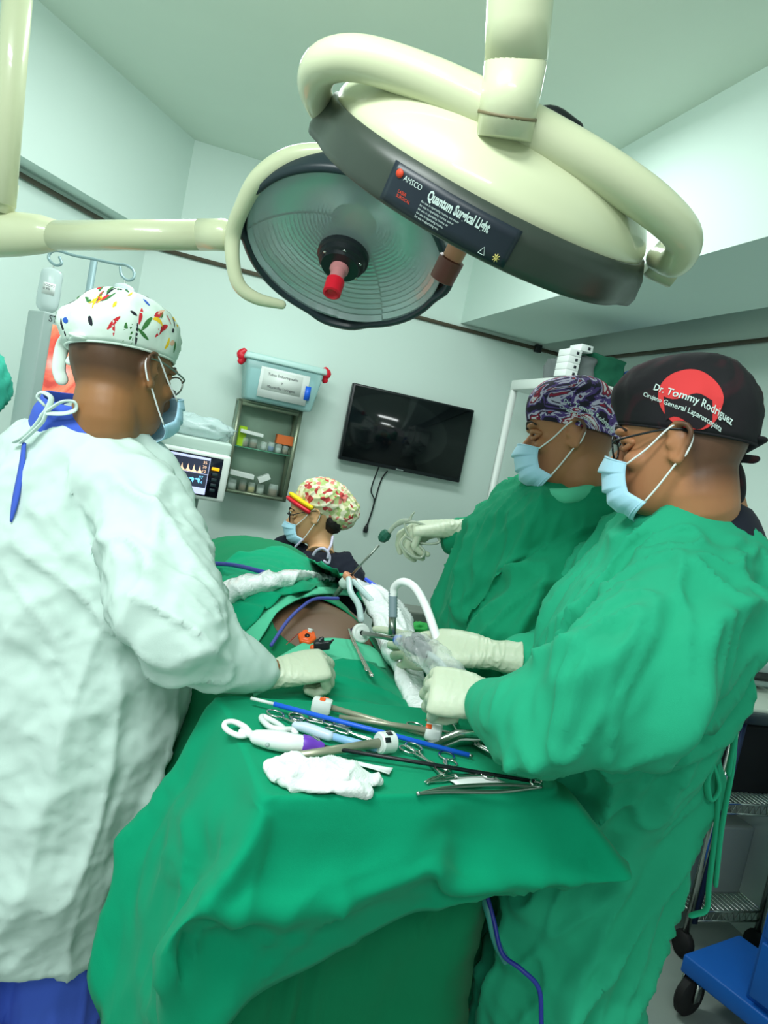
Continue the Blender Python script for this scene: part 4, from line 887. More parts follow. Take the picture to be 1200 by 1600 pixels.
# ---------------------------------------------------------------- person B: nearest surgeon on the right
eb = P(1058, 695, 1.20)
HB = Head(eb, V(-.86, -.04, .46), V(-.08, 1, .05), 1, 1.05)
nB = P(1092, 800, 1.34)
pB = thing('person', 'person in bright green gown, black and red cap and glasses, nearest on the right', 'person', (P(960, 1200, 1.36)[0], P(960, 1200, 1.36)[1], 0))
chB = P(1050, 900, 1.36); hpB = P(940, 1200, 1.45); xb, yb = hpB[0], hpB[1]
bodyB = HB.shapes(nB, .066)+[tube([nB, chB, hpB, hpB-ZU*.12], [.07, .10, .11, .11], 20, 4)]+[tube([chB+ZU*.05, P(1062, 905, 1.18), P(1020, 1000, 1.11), P(955, 1090, 1.07), P(890, 1130, 1.09), P(800, 1110, 1.16), P(745, 1096, 1.22)], [.06, .05, .05, .045, .042, .032, .026], 16, 4), tube([chB+ZU*.05, P(950, 920, 1.5), P(900, 1040, 1.5), P(812, 1028, 1.475)], [.06, .045, .03, .022], 16, 4)]+legs(xb, yb, .0, .07, hpB[2]-.1, r=.06)
bB = part('body', fuse(bodyB, .0045, 3), SKIN_B, pB, 'tan skin at cheek, ear and neck'); hair_attr(bB, HB, .015, .06, '')
HB.eyes(pB, SKIN_B); shoes(pB, xb, yb, 0, .10, (-1, .2), BLACKP)
torsoB = rings([ringP(1096, 806, 1.320, 66, 0.085, -.12), ringP(1092, 822, 1.320, 84, 0.120, -.14), ringP(1080, 855, 1.330, 100, 0.170, -.05), ringP(1048, 895, 1.340, 106, 0.190), ringP(1014, 960, 1.350, 130, 0.205), ringP(978, 1060, 1.360, 140, 0.210), ringP(950, 1160, 1.395, 128, 0.180), ringP(928, 1260, 1.430, 112, 0.155), ringP(908, 1380, 1.440, 108, 0.145), ringP(886, 1500, 1.450, 105, 0.145), ringP(858, 1650, 1.460, 102, 0.145), ringP(833, 1780, 1.470, 102, 0.145), ringP(831, 1796, 1.470, 100, 0.145)], 44, 4, power=2.25)
slB = tube([P(1100, 905, 1.27), P(1078, 940, 1.19), P(1028, 1010, 1.11), P(960, 1085, 1.06), P(892, 1120, 1.08), P(824, 1120, 1.125), P(784, 1112, 1.17), P(768, 1102, 1.195)], [.092, .098, .100, .090, .076, .066, .054, .046], 30, 6, rounded=True)
slB2 = tube([P(1010, 870, 1.50), P(930, 930, 1.56), P(880, 1010, 1.54), P(840, 1030, 1.50), P(818, 1030, 1.48), P(808, 1029, 1.47)], [.10, .085, .07, .055, .048, .044], 24, 6, rounded=True)
foB = [(V(.5, 1, 0), 8, .020, 11), (V(.5, 1, .1), 19, .009, 12), (None, 9, .009, 13), ((.8, .0, .8), 9, .012, 14, tuple(P(1000, 980, 1.1)), .28), ((0, 0, 1), 10, .016, 15, tuple(P(960, 1450, 1.25)), .45), ((0, .3, 1), 40, .0025, 16, tuple(P(775, 1105, 1.18)), .07)]
gown([torsoB, slB, slB2], GGREEN, pB, 'gown', 'bright green cotton gown with gathered neck', foB, .0075, 7, [(P(775, 1105, 1.19), .11), (P(810, 1028, 1.47), .1), (P(1090, 815, 1.32), .12)])
collar([cring(1098, 772, 1.325, .083, .085, -.015, 0), cring(1102, 786, 1.325, .092, .095, -.02, 0), cring(1106, 815, 1.33, .110, .115, -.04, 0), cring(1106, 845, 1.33, .12, .13, -.05, 0)], BLACKC, pB, 'black shirt collar at the nape')
# back ties
for pts in ([(1182, 930, 1.25), (1178, 1010, 1.24), (1158, 1080, 1.24), (1148, 1150, 1.25), (1138, 1210, 1.26), (1146, 1160, 1.255), (1152, 1120, 1.25)], [(1120, 1180, 1.27), (1122, 1240, 1.27), (1118, 1300, 1.28), (1108, 1380, 1.28), (1104, 1420, 1.28), (1082, 1430, 1.28)], [(1112, 1185, 1.26), (1124, 1230, 1.26), (1110, 1250, 1.26), (1104, 1220, 1.26), (1112, 1195, 1.26)], [(1150, 1130, 1.25), (1144, 1200, 1.26), (1128, 1290, 1.27), (1118, 1380, 1.28)]):
    part('gown_tie', tube([P(*q) for q in pts], .0075, 10, 6, rounded=True, flat=.5), GGREEN, pB)
fB, capB = make_cap(HB, pB, lambda a: .128+.026*math.cos(a), .014, CAPB, 'black cap with red print and a round red emblem', seed=9, wr=.006, back=.010)
# emblem disc (plain) and lettering on the left side of the cap
def onB(a, t, off): return fB(a, t, off)
cA, cT = 1.92, .27
def capmap(f, a_c, t_c, rotd, off):
    cs, sn = math.cos(rotd), math.sin(rotd)
    def g(x, y): # metres on the cap, x toward the back of the head
        X = x*cs-y*sn; Y = x*sn+y*cs; return f(a_c+X/.098, max(.01, min(.97, t_c+Y/.150)), off)
    return g
gm = capmap(fB, 1.72, .25, 0, .0040)
link('emblem', grid([[gm(r*math.cos(t), r*math.sin(t)) for r in np.linspace(.0005, .037, 7)] for t in np.linspace(0, 2*math.pi, 41)]), mat('print_red', (222, 60, 62), .8), capB)
gm2 = capmap(fB, 1.72, .25, 0, .0048)
link('emblem_patch', grid([[gm2(.005+u*.05-.012, -.012+v*(.018+.006*math.sin(u*7))) for v in np.linspace(-1, .6, 5)] for u in np.linspace(-.45, .6, 12)]), mat('print_blackish', (26, 18, 26), .8), capB)  # plain dark printed patch on the red disc
tm = capmap(fB, 1.28, .30, -.36, .0058)
link('lettering', text_geo('Dr. Tommy Rodriguez', .0125, 0, 0, 0, fn=lambda x, y: tm(x, y), bold=.0002, sx=.86), TXTW, capB, smooth=False)
link('lettering', text_geo('Cirujano General Laparoscopista', .0085, 0, 0, 0, fn=lambda x, y: tm(x-.010, y-.0125), bold=.0001, sx=.86), TXTW, capB, smooth=False)
kb = P(1146, 712, 1.30)
bow([[fB(math.pi*.97, .03, .003), kb, P(1160, 716, 1.29), P(1176, 718, 1.29)], [kb, P(1158, 740, 1.29), P(1160, 770, 1.29), P(1152, 788, 1.29)]], CAPB, pB, .0125, 'cap_tie')
link('knot', fuse([ball(kb, .014)], .003, 2), CAPB, capB)
mask(HB, pB, top=.102); glasses(HB, pB)
# gloves B
wl = P(768, 1095, 1.22)
mB, _ = hand(wl, V(-1, .16, .12), V(.05, .62, -.78), -1, .9, thumb=(.4, .8), s=1.06, cuffdir=V(1, -.1, -.25), cufflen=.04, curls=[(1.3, 1.4, .8), (1.35, 1.5, .8), (1.4, 1.5, .8), (1.4, 1.5, .8)])
part('glove', mB, GLOVE, pB, 'cream latex glove, palm down over the instruments')
wr_ = P(766, 1022, 1.455)
mB2, _ = hand(wr_, V(-1, .14, .12), V(.25, .75, -.66), -1, .6, thumb=(.35, .25), s=1.08, cuffdir=V(1, -.15, 0), cufflen=.06, curls=[(.5, .7, .4), (.9, .9, .5), (1.0, .9, .5), (1.1, .9, .5)])
part('glove', mB2, GLOVE, pB, 'cream latex glove holding the wrapped camera')

# ---------------------------------------------------------------- person C: second surgeon
ec = P(897, 680, 1.62)
HC = Head(ec, V(-1, -.03, .18), V(-.02, 1, .06), 1, 1.0)
nC = P(905, 762, 1.73)
pC = thing('person', 'person in deep green gown and purple patterned cap, between the others, holding a long instrument', 'person', (P(850, 1100, 1.78)[0], P(850, 1100, 1.78)[1], 0))
chC = P(870, 850, 1.76); hpC = P(820, 1050, 1.80); xc_, yc_ = hpC[0], hpC[1]
bodyC = HC.shapes(nC)+[tube([nC, chC, hpC, hpC-ZU*.12], [.075, .13, .13, .12], 20, 4)]+[tube([chC+ZU*.05, P(900, 850, 1.62), P(800, 990, 1.6), P(700, 1030, 1.63)], [.06, .05, .04, .028], 16, 4), tube([chC+ZU*.05, P(840, 800, 1.92), P(770, 835, 1.98), P(705, 832, 1.97)], [.06, .05, .04, .028], 16, 4)]+legs(xc_, yc_, .0, .10, hpC[2])
bC = part('body', fuse(bodyC, .0045, 3), SKIN_B, pC, 'tan skin at forehead, ear and neck'); hair_attr(bC, HC, .05, .12, '')
HC.eyes(pC, SKIN_B); shoes(pC, xc_, yc_, 0, .10, (-1, .2), BLACKP)
torsoC = rings([ringP(903, 752, 1.75, 50, .07, -.06), ringP(893, 772, 1.75, 78, .12, -.05), ringP(878, 805, 1.76, 104, .18), ringP(858, 855, 1.78, 124, .185), ringP(838, 920, 1.80, 136, .19), ringP(822, 990, 1.82, 138, .19), ringP(806, 1070, 1.83, 134, .185), ringP(796, 1180, 1.84, 125, .2), ringP(786, 1300, 1.85, 118, .19), ringP(770, 1420, 1.86, 118, .19), ringP(762, 1500, 1.87, 116, .19)], 44, 4, power=2.2)
slC = tube([P(922, 820, 1.68), P(905, 880, 1.65), P(850, 945, 1.62), P(795, 995, 1.61), P(745, 1028, 1.63), P(718, 1034, 1.64)], [.10, .098, .092, .080, .058, .044], 28, 6, rounded=True)
slC2 = tube([P(850, 795, 1.86), P(800, 820, 1.93), P(752, 845, 1.97), P(715, 840, 1.975)], [.09, .078, .066, .050], 24, 6, rounded=True)
foC = [(V(.45, 1, 0), 10, .018, 21), (V(.4, 1, .1), 22, .007, 22), (None, 9, .008, 23), ((.8, 0, .7), 14, .010, 24, tuple(P(850, 960, 1.55)), .25), ((1, 0, .3), 22, .009, 25, tuple(P(735, 845, 1.95)), .12)]
gown([torsoC, slC, slC2], GGREEN2, pC, 'gown', 'deep green cotton gown', foC, .008, 7, [(P(720, 1034, 1.64), .1), (P(718, 840, 1.97), .08), (P(895, 775, 1.72), .13)])
part('gown_collar', tube([P(x, y, d) for x, y, d in ((845, 775, 1.66), (890, 775, 1.61), (935, 765, 1.66), (945, 758, 1.74))], .013, 12, 6, flat=1.4), TRIM, pC, 'pale green neck band')
fC, capC = make_cap(HC, pC, lambda a: .128+.030*math.cos(a), .006, CAPC, 'cap with purple, white and dark red swirled print', seed=15, wr=.003, back=.006)
tmc = capmap(fC, 1.35, .24, -.33, .0035)
link('lettering', text_geo('Dr. Tommy Rodriguez', .0115, 0, 0, 0, fn=lambda x, y: tmc(x, y), bold=.0002), TXTW, capC, smooth=False)
link('lettering', text_geo('Cirujano General', .0095, 0, 0, 0, fn=lambda x, y: tmc(x-.004, y-.0125), bold=.0001), TXTW, capC, smooth=False)
mask(HC, pC, top=.100)
mC, _ = hand(P(700, 1030, 1.64), V(-1, .22, .05), V(-.1, .45, -.9), -1, .5, thumb=(.3, .1), s=1.0, cuffdir=V(1, -.2, 0), cufflen=.06, curls=[(.15, .25, .2), (.7, 1.4, .9), (.85, 1.4, .9), (1.0, 1.4, .9)])
part('glove', mC, GLOVE, pC, 'cream latex glove, forefinger along the instrument')
mC2, tC2 = hand(P(708, 826, 1.96), V(-1, -.02, .02), V(.05, .9, -.25), -1, .5, thumb=(.3, .9), s=1.1, cuffdir=V(1, -.08, 0), cufflen=.045, curls=[(.55, .8, .4), (.95, 1.0, .5), (1.1, 1.1, .5), (1.2, 1.1, .5)])
part('glove', mC2, GLOVE, pC, 'cream latex glove in the instrument finger rings')

# ---------------------------------------------------------------- person D: seated at the head end
ed = P(491, 808, 2.95)
HD_ = Head(ed, V(-1, -.08, -.10), V(-.0, 1, -.05), 1, .98)
nD = P(500, 868, 3.0)
pD = thing('person', 'person with floral cap, dark glasses and black top sitting by the far wall', 'person', (P(500, 950, 3.05)[0], P(500, 950, 3.05)[1], 0))
chD = P(500, 920, 3.05); sD = np.array([chD[0], chD[1], .54])
bodyD = HD_.shapes(nD, .052)+[tube([nD, chD, sD, sD-ZU*.06], [.06, .11, .12, .12], 20, 4)]+[tube([chD+ZU*.03, P(548, 900, 3.0), P(552, 960, 2.95), P(500, 990, 2.85)], [.05, .045, .04, .03], 14, 4), tube([sD+ZU*.02, sD+BN*-.35+ZU*.02, sD+BN*-.38-ZU*.40], [.09, .07, .05], 16, 4), tube([sD+ZU*.02+BD*.15, sD+BD*.15+BN*-.35+ZU*.02, sD+BD*.15+BN*-.38-ZU*.40], [.09, .07, .05], 16, 4)]
part('body', fuse(bodyD, .0055, 3), SKIN_D, pD, 'light brown skin')
HD_.eyes(pD, SKIN_D)
for e in (0, .15):
    q_ = sD+BD*e+BN*-.40; part('shoe', fuse([box([q_[0], q_[1], .035], BD*.04, BN*.11, ZU*.033)], .008, 6), BLACKP, pD)
torsoD = rings([ringP(502, 864, 3.0, 24, .06), ringP(502, 876, 3.0, 42, .10), ringP(500, 892, 3.02, 56, .12), ringP(498, 930, 3.03, 58, .13), ringP(492, 990, 3.05, 56, .13), (sD+ZU*.02, np.array([.17, 0, 0]), np.array([0, .15, 0]))], 32, 4, power=2.3)
slD = tube([P(535, 885, 3.0), P(550, 910, 2.98), P(552, 945, 2.95)], [.055, .058, .055], 18, 4, rounded=True)
slD2 = tube([P(465, 870, 3.05), P(445, 860, 3.1), P(440, 880, 3.15)], [.055, .06, .055], 18, 4, rounded=True)
gown([torsoD, slD, slD2], BLACKC, pD, 'scrub_top', 'black short-sleeved top', [((0, 0, 1), 12, .008, 31), ((1, 0, 1), 22, .004, 32)], .009, 3)
mask(HD_, pD, top=.098); glasses(HD_, pD)
hb = part('hair', fuse([ball(HD_.p(-.075, .02, .075), np.array([.045, .05, .05]), R3=[HD_.f, HD_.l, HD_.u])], .005, 2, lambda p: noise(p*90)*.003), HAIR, pD, 'black hair at the nape')
def dspcap(p): return folds((p-HD_.o)@np.array([HD_.f, HD_.l, HD_.u]).T, (-1, 0, .35), 42, .15, seed=3)*.0045
cD = part('surgical_cap', fuse([ball(HD_.p(-.05, 0, .172), np.array([.118, .098, .085]), 24, 16, R3=[nrm(HD_.f+HD_.u*.35), HD_.l, nrm(HD_.u-HD_.f*.35)]), ball(HD_.p(-.115, 0, .118), np.array([.075, .085, .075]), 24, 16, R3=[HD_.f, HD_.l, HD_.u])], .0045, 5, dspcap), CAPD, pD, 'puffy pleated floral cap')
bandp = []
for m_, r_a, tk, nm in ((RED, .019, 0, 'red edge'), (mat('yellow_cloth', (238, 205, 20), .8), .015, .010, 'yellow band')):
    pts = [HD_.p(.094-.072*(1-math.cos(t))-tk*1.2, .080*math.sin(t)*1.04, .185-.055*(1-math.cos(t))+tk*1.5) for t in np.linspace(-1.65, 1.65, 17)]
    part('cap_band', tube(pts, r_a if tk == 0 else .018, 14, 2, flat=.55, ref=HD_.f), m_, pD, nm)
# stethoscope round the neck
st = tag(link('stethoscope', tube([P(520, 838, 2.93), P(517, 852, 2.90), P(512, 862, 2.885), P(515, 870, 2.87), P(513, 880, 2.865), P(505, 876, 2.865)], .0055, 10, 6), mat('lilac_tubing', (196, 190, 215), .35)), 'lilac stethoscope hanging round the neck of the seated person', 'stethoscope')
part('tube_loop', tube([P(489, 868, 2.87), P(495, 860, 2.865), P(505, 857, 2.86), P(513, 864, 2.86), P(512, 873, 2.86)], .006, 10, 6), mat('lilac_tubing', (196, 190, 215), .35), st)
part('left_tube', tube([P(460, 856, 2.93), P(468, 848, 2.92), P(474, 842, 2.92)], .0045, 8, 4), mat('lilac_tubing', (196, 190, 215), .35), st)
stool = thing('stool', 'round stool under the seated person in black', 'stool', (sD[0], sD[1], 0))
part('seat', rev([(.0001, .40), (.16, .40), (.17, .42), (.16, .435), (.0001, .437)], np.array([sD[0], sD[1], 0]), ZU, (1, 0, 0), 24), BLACKP, stool); part('column', cyl((sD[0], sD[1], .05), (sD[0], sD[1], .40), .025), CHROME, stool)
for k in range(5): a = k*2*math.pi/5; part('leg', tube([(sD[0], sD[1], .07), (sD[0]+.24*math.cos(a), sD[1]+.24*math.sin(a), .018)], [.018, .016], 10, 2, smooth=False), CHROME, stool)
# ================================================================= patient, drapes, tables, instruments
PA = nrm([-.30, .954, 0]); PT = nrm([.954, .30, 0]); PC = np.array([-.165, 1.80, 0])
_sx = [-.80, -.66, -.40, -.22, -.10, .0, .12, .25, .40, .55, .70, .85, 1.0, 1.2]
_sz = [.93, .95, .965, 1.0, 1.045, 1.072, 1.072, 1.055, 1.06, 1.08, 1.09, 1.075, 1.04, .98]
def Htop(s): return float(np.interp(s, _sx, _sz))
def Hst(s, t):
    w_ = .265; b = .875; q = max(0., 1-abs(t/w_)**2.4); return b+(Htop(s)-b)*q**.6
def stxy(s, t): return PC+PA*s+PT*t
def Hxy(x, y): d = np.array([x, y, 0])-PC; return Hst(float(d @ PA), float(d @ PT))
def PH(x, y, lift=0):
    r = ray(x, y); d = .9; zp = None
    while d < 3.2:
        p = CAM+r*d; 
        if p[2] < Hxy(p[0], p[1])+lift: return p
        d += .004
    return CAM+r*2.0
# operating table
ot = thing('operating_table', 'padded operating table hidden under the green drapes', 'operating table', PC)
def pbox(s0, s1, t0, t1, z0, z1): return box(PC+PA*(s0+s1)/2+PT*(t0+t1)/2+ZU*(z0+z1)/2, PA*(s1-s0)/2, PT*(t1-t0)/2, ZU*(z1-z0)/2)
part('mattress', pbox(-.54, 1.04, -.24, .24, .79, .845), BLACKP, ot, bevel=.015); part('frame', pbox(-.54, 1.04, -.23, .23, .74, .788), STEEL, ot, bevel=.005)
part('pedestal', pbox(-.12, .22, -.15, .15, .12, .74), STEEL, ot, bevel=.01); part('base', pbox(-.4, .45, -.22, .22, .0, .12), GREYM, ot, bevel=.02)
# patient
pt = thing('person', 'person lying on their back under green drapes, dark bare belly exposed', 'person', stxy(.1, 0)+ZU*.85)
def prg(s, w_, z0, z1): return (stxy(s, 0)+ZU*(z0+z1)/2, PT*w_, ZU*(z1-z0)/2)
pb = [rings([prg(-.30, .17, .86, .985), prg(-.2, .19, .86, 1.0), prg(-.1, .205, .855, 1.040), prg(0, .215, .855, 1.067), prg(.12, .215, .855, 1.067), prg(.25, .205, .855, 1.045), prg(.4, .20, .86, 1.05), prg(.5, .19, .87, 1.05), prg(.58, .10, .89, 1.01), prg(.62, .06, .90, 1.0)], 40, 4, power=2.5)]
hp_ = Head(stxy(.74, .075)+ZU*.95, ZU, PA, -1, .95); pb += [g_ for g_ in hp_.shapes(stxy(.6, 0)+ZU*.95, .05)]
for e in (-1, 1):
    pb.append(tube([stxy(-.20, e*.085)+ZU*.915, stxy(-.33, e*.09)+ZU*.898, stxy(-.50, e*.085)+ZU*.890, stxy(-.55, e*.08)+ZU*.80, stxy(-.54, e*.08)+ZU*.50, stxy(-.53, e*.08)+ZU*.36], [.062, .052, .045, .045, .04, .03], 18, 5, rounded=True))
    pb.append(tube([stxy(.47, e*.16)+ZU*.95, stxy(.3, e*.235)+ZU*.90, stxy(.1, e*.245)+ZU*.89, stxy(-.05, e*.235)+ZU*.885], [.05, .034, .03, .022], 14, 4, rounded=True))
def dspP(p):
    q = p-(stxy(.02, .02)+ZU*1.07); r2 = (q[:, :2]**2).sum(1); return -.006*np.exp(-r2/.0002)*(p[:, 2] > 1)+noise(p*9)*.002
part('body', fuse(pb, .0075, 4, dspP), SKIN_P, pt, 'dark brown skin of the bare belly')
# big fenestrated drape over the patient
hc = (PH(512, 985)-PC); hs0, ht0 = float(hc @ PA), float(hc @ PT)
print('hole', hs0, ht0)
def hole(th): # direction angle -> (s, t) on the hole edge
    return hs0+.150*math.sin(th)*(1.0 if math.sin(th) > 0 else .8), ht0+.135*math.cos(th)
def drape_pt(th, v, extra=0):
    hs_, ht_ = hole(th); dx, dy = math.cos(th), math.sin(th)
    S0, S1, T0 = -.63, 1.06, .262
    k = 1e9
    if dy > 1e-6: k = min(k, (S1-hs_)/dy)
    if dy < -1e-6: k = min(k, (S0-hs_)/dy)
    if dx > 1e-6: k = min(k, (T0-ht_)/dx)
    if dx < -1e-6: k = min(k, (-T0-ht_)/dx)
    if v <= 1:
        s_, t_ = hs_+dy*k*v, ht_+dx*k*v; z = Hst(s_, t_)+.006+extra
        p = stxy(s_, t_)+ZU*z
        return p+ZU*.004
    s_, t_ = hs_+dy*k, ht_+dx*k; u = v-1
    nx = (1 if t_ > T0-.01 else -1 if t_ < -T0+.01 else 0); ny = (1 if s_ > S1-.01 else -1 if s_ < S0+.01 else 0)
    o = nrm(PT*nx+PA*ny) if (nx or ny) else PT*0
    z = Hst(s_, t_)+.006+.002; p = stxy(s_, t_)
    wv = (.5+.5*math.sin(th*23+math.sin(th*7)*2))*.035*u+.015*math.sin(th*51)*u+.012*math.sin(u*9+th*5)*u
    p = p+o*((.012+.03*min(1, u*3)+wv)*(.45 if ny < 0 else 1))+ZU*(z-u*.62-.0)
    return p
dv_ = list(np.linspace(0, 1, 34)**1.15)+list(np.linspace(1.03, 2.0, 22))
DM = np.array([[drape_pt(2*math.pi*i/220, v) for v in dv_] for i in range(220)]); q = DM.reshape(-1, 3)
nn = folds(q, PT*.6+PA*.3, 7, .3, seed=41)*.006+folds(q, PA, 15, .3, seed=43)*.003+noise(q*4+3)*.004
wt = np.array([min(1, v*3)*max(0, 1-max(0, v-1)*12) for v in dv_]); q = q+ZU*(nn*np.tile(wt, 220))[:, None]
wt2 = np.tile(np.array([min(1, max(0, v-1)*4) for v in dv_]), 220); rd = q-PC; rd[:, 2] = 0; rd /= np.linalg.norm(rd, axis=1)[:, None]
sd_ = (q-PC) @ PA; td_ = (q-PC) @ PT; kk = 1-.42*np.clip((-.2-sd_)/.40, 0, 1); q = q+PT*(np.where(td_ < .05, (td_-.05)*(kk-1), 0))[:, None]
q = q+rd*((folds(q, ZU, 9, .25, seed=44)*.012+creases(q, 8, 45)*.018)*wt2)[:, None]; DM = q.reshape(DM.shape)
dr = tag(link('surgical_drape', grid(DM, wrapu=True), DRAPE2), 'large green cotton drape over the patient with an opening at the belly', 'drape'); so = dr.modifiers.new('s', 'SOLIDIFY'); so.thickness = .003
# a second sheet over the chest (brighter), with a hanging gathered edge
def on(px_, py_, lift): return PH(px_, py_, lift)
rows = [[(325, 905), (350, 878), (395, 862), (440, 856), (480, 872), (520, 893), (562, 918)],
        [(325, 925), (350, 895), (400, 880), (445, 876), (485, 888), (522, 903), (566, 926)],
        [(322, 955), (350, 925), (400, 905), (450, 898), (490, 903), (528, 912), (572, 936)],
        [(325, 985), (362, 955), (405, 930), (450, 915), (490, 915), (532, 920), (580, 945)],
        [(345, 1010), (385, 985), (415, 955), (450, 932), (492, 922), (540, 927), (588, 955)]]
ctl = [[PH(x, y, .030) for x, y in r] for r in rows]
M = patch(ctl, 10, 10); pp = M.reshape(-1, 3); nn = folds(pp, PT*.8-PA*.5, 9, .25, seed=51)*.010+folds(pp, PT, 20, .25, seed=52)*.004
M = (pp+ZU*(nn[:, None])).reshape(M.shape)
tag(link('chest_sheet', slab(M, .003), DRAPE), 'bright green folded sheet over the patient chest below the seated person', 'drape')
# pale trims at the opening
def trim(pts_top, pts_bot, lift, name, lab, m_=TRIM, amp=.003, mid=None):
    A = [PH(x, y, lift) for x, y in pts_top]; B = [PH(x, y, lift) for x, y in pts_bot]
    rows_ = [A, [(a*.66+b*.34) for a, b in zip(A, B)], [(a*.33+b*.67) for a, b in zip(A, B)], B]
    rows_ = [rows_[0]]+[[np.array([p[0], p[1], max(p[2], Hxy(p[0], p[1])+lift)]) for p in r] for r in rows_[1:3]]+[rows_[3]]
    M = patch(rows_, 6, 8); q = M.reshape(-1, 3); M = (q+ZU*(folds(q, PT, 16, .3, seed=61)*amp)[:, None]).reshape(M.shape)
    return tag(link(name, slab(M, .005), m_), lab, 'towel')
trim([(345, 1005), (392, 970), (428, 940), (465, 922), (505, 918), (555, 926), (592, 944)], [(390, 1024), (413, 990), (433, 958), (462, 939), (502, 929), (555, 934), (590, 955)], .022, 'folded_towel', 'pale green towel edge along the far side of the belly opening', amp=.002)
tw = trim([(398, 1052), (445, 1022), (482, 1003), (520, 998), (560, 1004), (590, 1020), (606, 1040)], [(395, 1100), (440, 1070), (490, 1050), (535, 1042), (570, 1042), (600, 1046), (626, 1060)], .020, 'folded_towel', 'pale green folded towel across the near side of the belly', amp=.002)
# lower drape sheet between belly and instrument table (brighter)
rows = [[(395, 1092), (440, 1062), (490, 1040), (540, 1034), (590, 1038), (622, 1052), (640, 1075)],
        [(370, 1110), (430, 1085), (490, 1065), (545, 1060), (600, 1065), (635, 1080), (655, 1100)],
        [(350, 1130), (420, 1112), (490, 1095), (550, 1088), (610, 1092), (648, 1108), (665, 1125)],
        [(345, 1160), (420, 1140), (490, 1125), (555, 1118), (615, 1120), (655, 1135), (675, 1150)]]
ctl = [[PH(x, y, .026) for x, y in r] for r in rows]; M = patch(ctl, 8, 8); pp = M.reshape(-1, 3)
M = (pp+ZU*(folds(pp, PT, 10, .3, seed=55)*.006)[:, None]).reshape(M.shape)
tag(link('thigh_sheet', slab(M, .003), DRAPE), 'bright green sheet below the belly, behind the instrument table', 'drape')
# bright wet plastic strips
def strip(pts, name, lab, seed):
    g_ = tube([p for p, r in pts], [r for p, r in pts], 24, 8, ref=ZU, flat=.45, rounded=True)
    return tag(link(name, fuse([g_], .005, 4, lambda p: folds(p, pts[-1][0]-pts[0][0], 28, .12, seed=seed)*.006), BRIGHT), lab, 'plastic cover')
strip([(PH(322, 945, .035), .062), (PH(370, 925, .035), .062), (PH(420, 911, .035), .052), (PH(470, 904, .03), .034), (PH(526, 905, .026), .010)], 'plastic_cover', 'bright white plastic-covered bundle curving over the chest drape at left', 5)
strip([(P(563, 913, 2.1), .022), (P(588, 930, 2.02), .042), (P(608, 958, 1.92), .052), (P(622, 1000, 1.80), .052), (P(638, 1048, 1.68), .038), (P(652, 1088, 1.58), .028), (P(662, 1115, 1.50), .020)], 'plastic_cover', 'bright white plastic-covered bundle running down the right side of the patient', 9)
# arm board and green cloth beyond
ab = thing('arm_board', 'grey padded arm board beyond the patient, left of the deep green gown', 'arm board', P(650, 968, 2.3))
q0 = P(645, 962, 2.30); part('pad', fuse([box(q0, BD*.14, BN*.05, ZU*.026)], .006, 8), mat('grey_vinyl', (104, 112, 104), .45), ab); part('support', box(q0-ZU*.045, BD*.12, BN*.02, ZU*.01), STEEL, ab)
part('bracket', tube([q0-ZU*.05, np.array([q0[0]-.10, q0[1]-.02, .77])], .012, 10, 2, smooth=False), STEEL, ab)
q1 = P(655, 983, 2.12); tag(link('green_pad', crumple(q1, BD*.05, BN*.03, ZU*.018, seed=8), mat('vivid_green', (20, 150, 60), .7)), 'small vivid green cloth in front of the grey arm board', 'cloth')

# trocars
def trocar(top, into, cols, lab, r=.019, L_=.05, sides=24, tap=None, name='trocar_port'):
    ax = nrm(into); t = thing(name, lab, 'trocar', top); x_ = nrm(np.cross(ax, [0, 0, 1.])); 
    mod = (lambda a, h: 1+.06*math.cos(6*a)) if sides == 6 else None
    part('head', rev([(.006, 0), (r*.55, -.001), (r*.62, .002), (r*.78, .000), (r, .002), (r*1.02, .010), (r*.9, .016), (r*.6, .02), (r*.55, .030)], top, ax, x_, 36, mod=mod), cols[0], t)
    part('opening', rev([(.0001, .004), (.0062, .003), (.0065, .0)], top, ax, x_, 20), BLACKP, t)
    part('body', rev([(r*.62, .016), (r*.8, .022), (r*.8, .036), (r*.5, .042)], top, ax, x_, 28), cols[1], t)
    part('cannula', rev([(r*.36, .038), (r*.33, .038+L_)], top, ax, x_, 20), cols[2], t)
    if tap is not None: part('stopcock', tube([top+ax*.022, top+ax*.02+np.array(tap)*.022, top+ax*.02+np.array(tap)*.03], [.006, .005, .007], 10, 3), WHITEP, t, 'white side tap')
    return t
to = PH(480, 993, .035); trocar(to, -V(-.1, .1, -1)*.6-ZU*.8, (ORANGE, WHITEP, HOSE), 'orange trocar port standing in the left of the bare belly', .0195, .05, 6, tap=V(.3, 1, 0))
tw_ = PH(566, 989, .045); trocar(tw_, -V(.55, .25, -1), (WHITEP, DPURP, HOSE), 'white ringed disc trocar port with purple base at the navel', .0225, .05, tap=None)
rr_ = PH(566, 989, .05)
t3 = P(549, 899, 2.03); trocar(t3, V(-.62, -.78, .1), (COPPER, GREYP, STEEL), 'clear trocar port with copper coloured top at the far side of the belly', .021, .045)
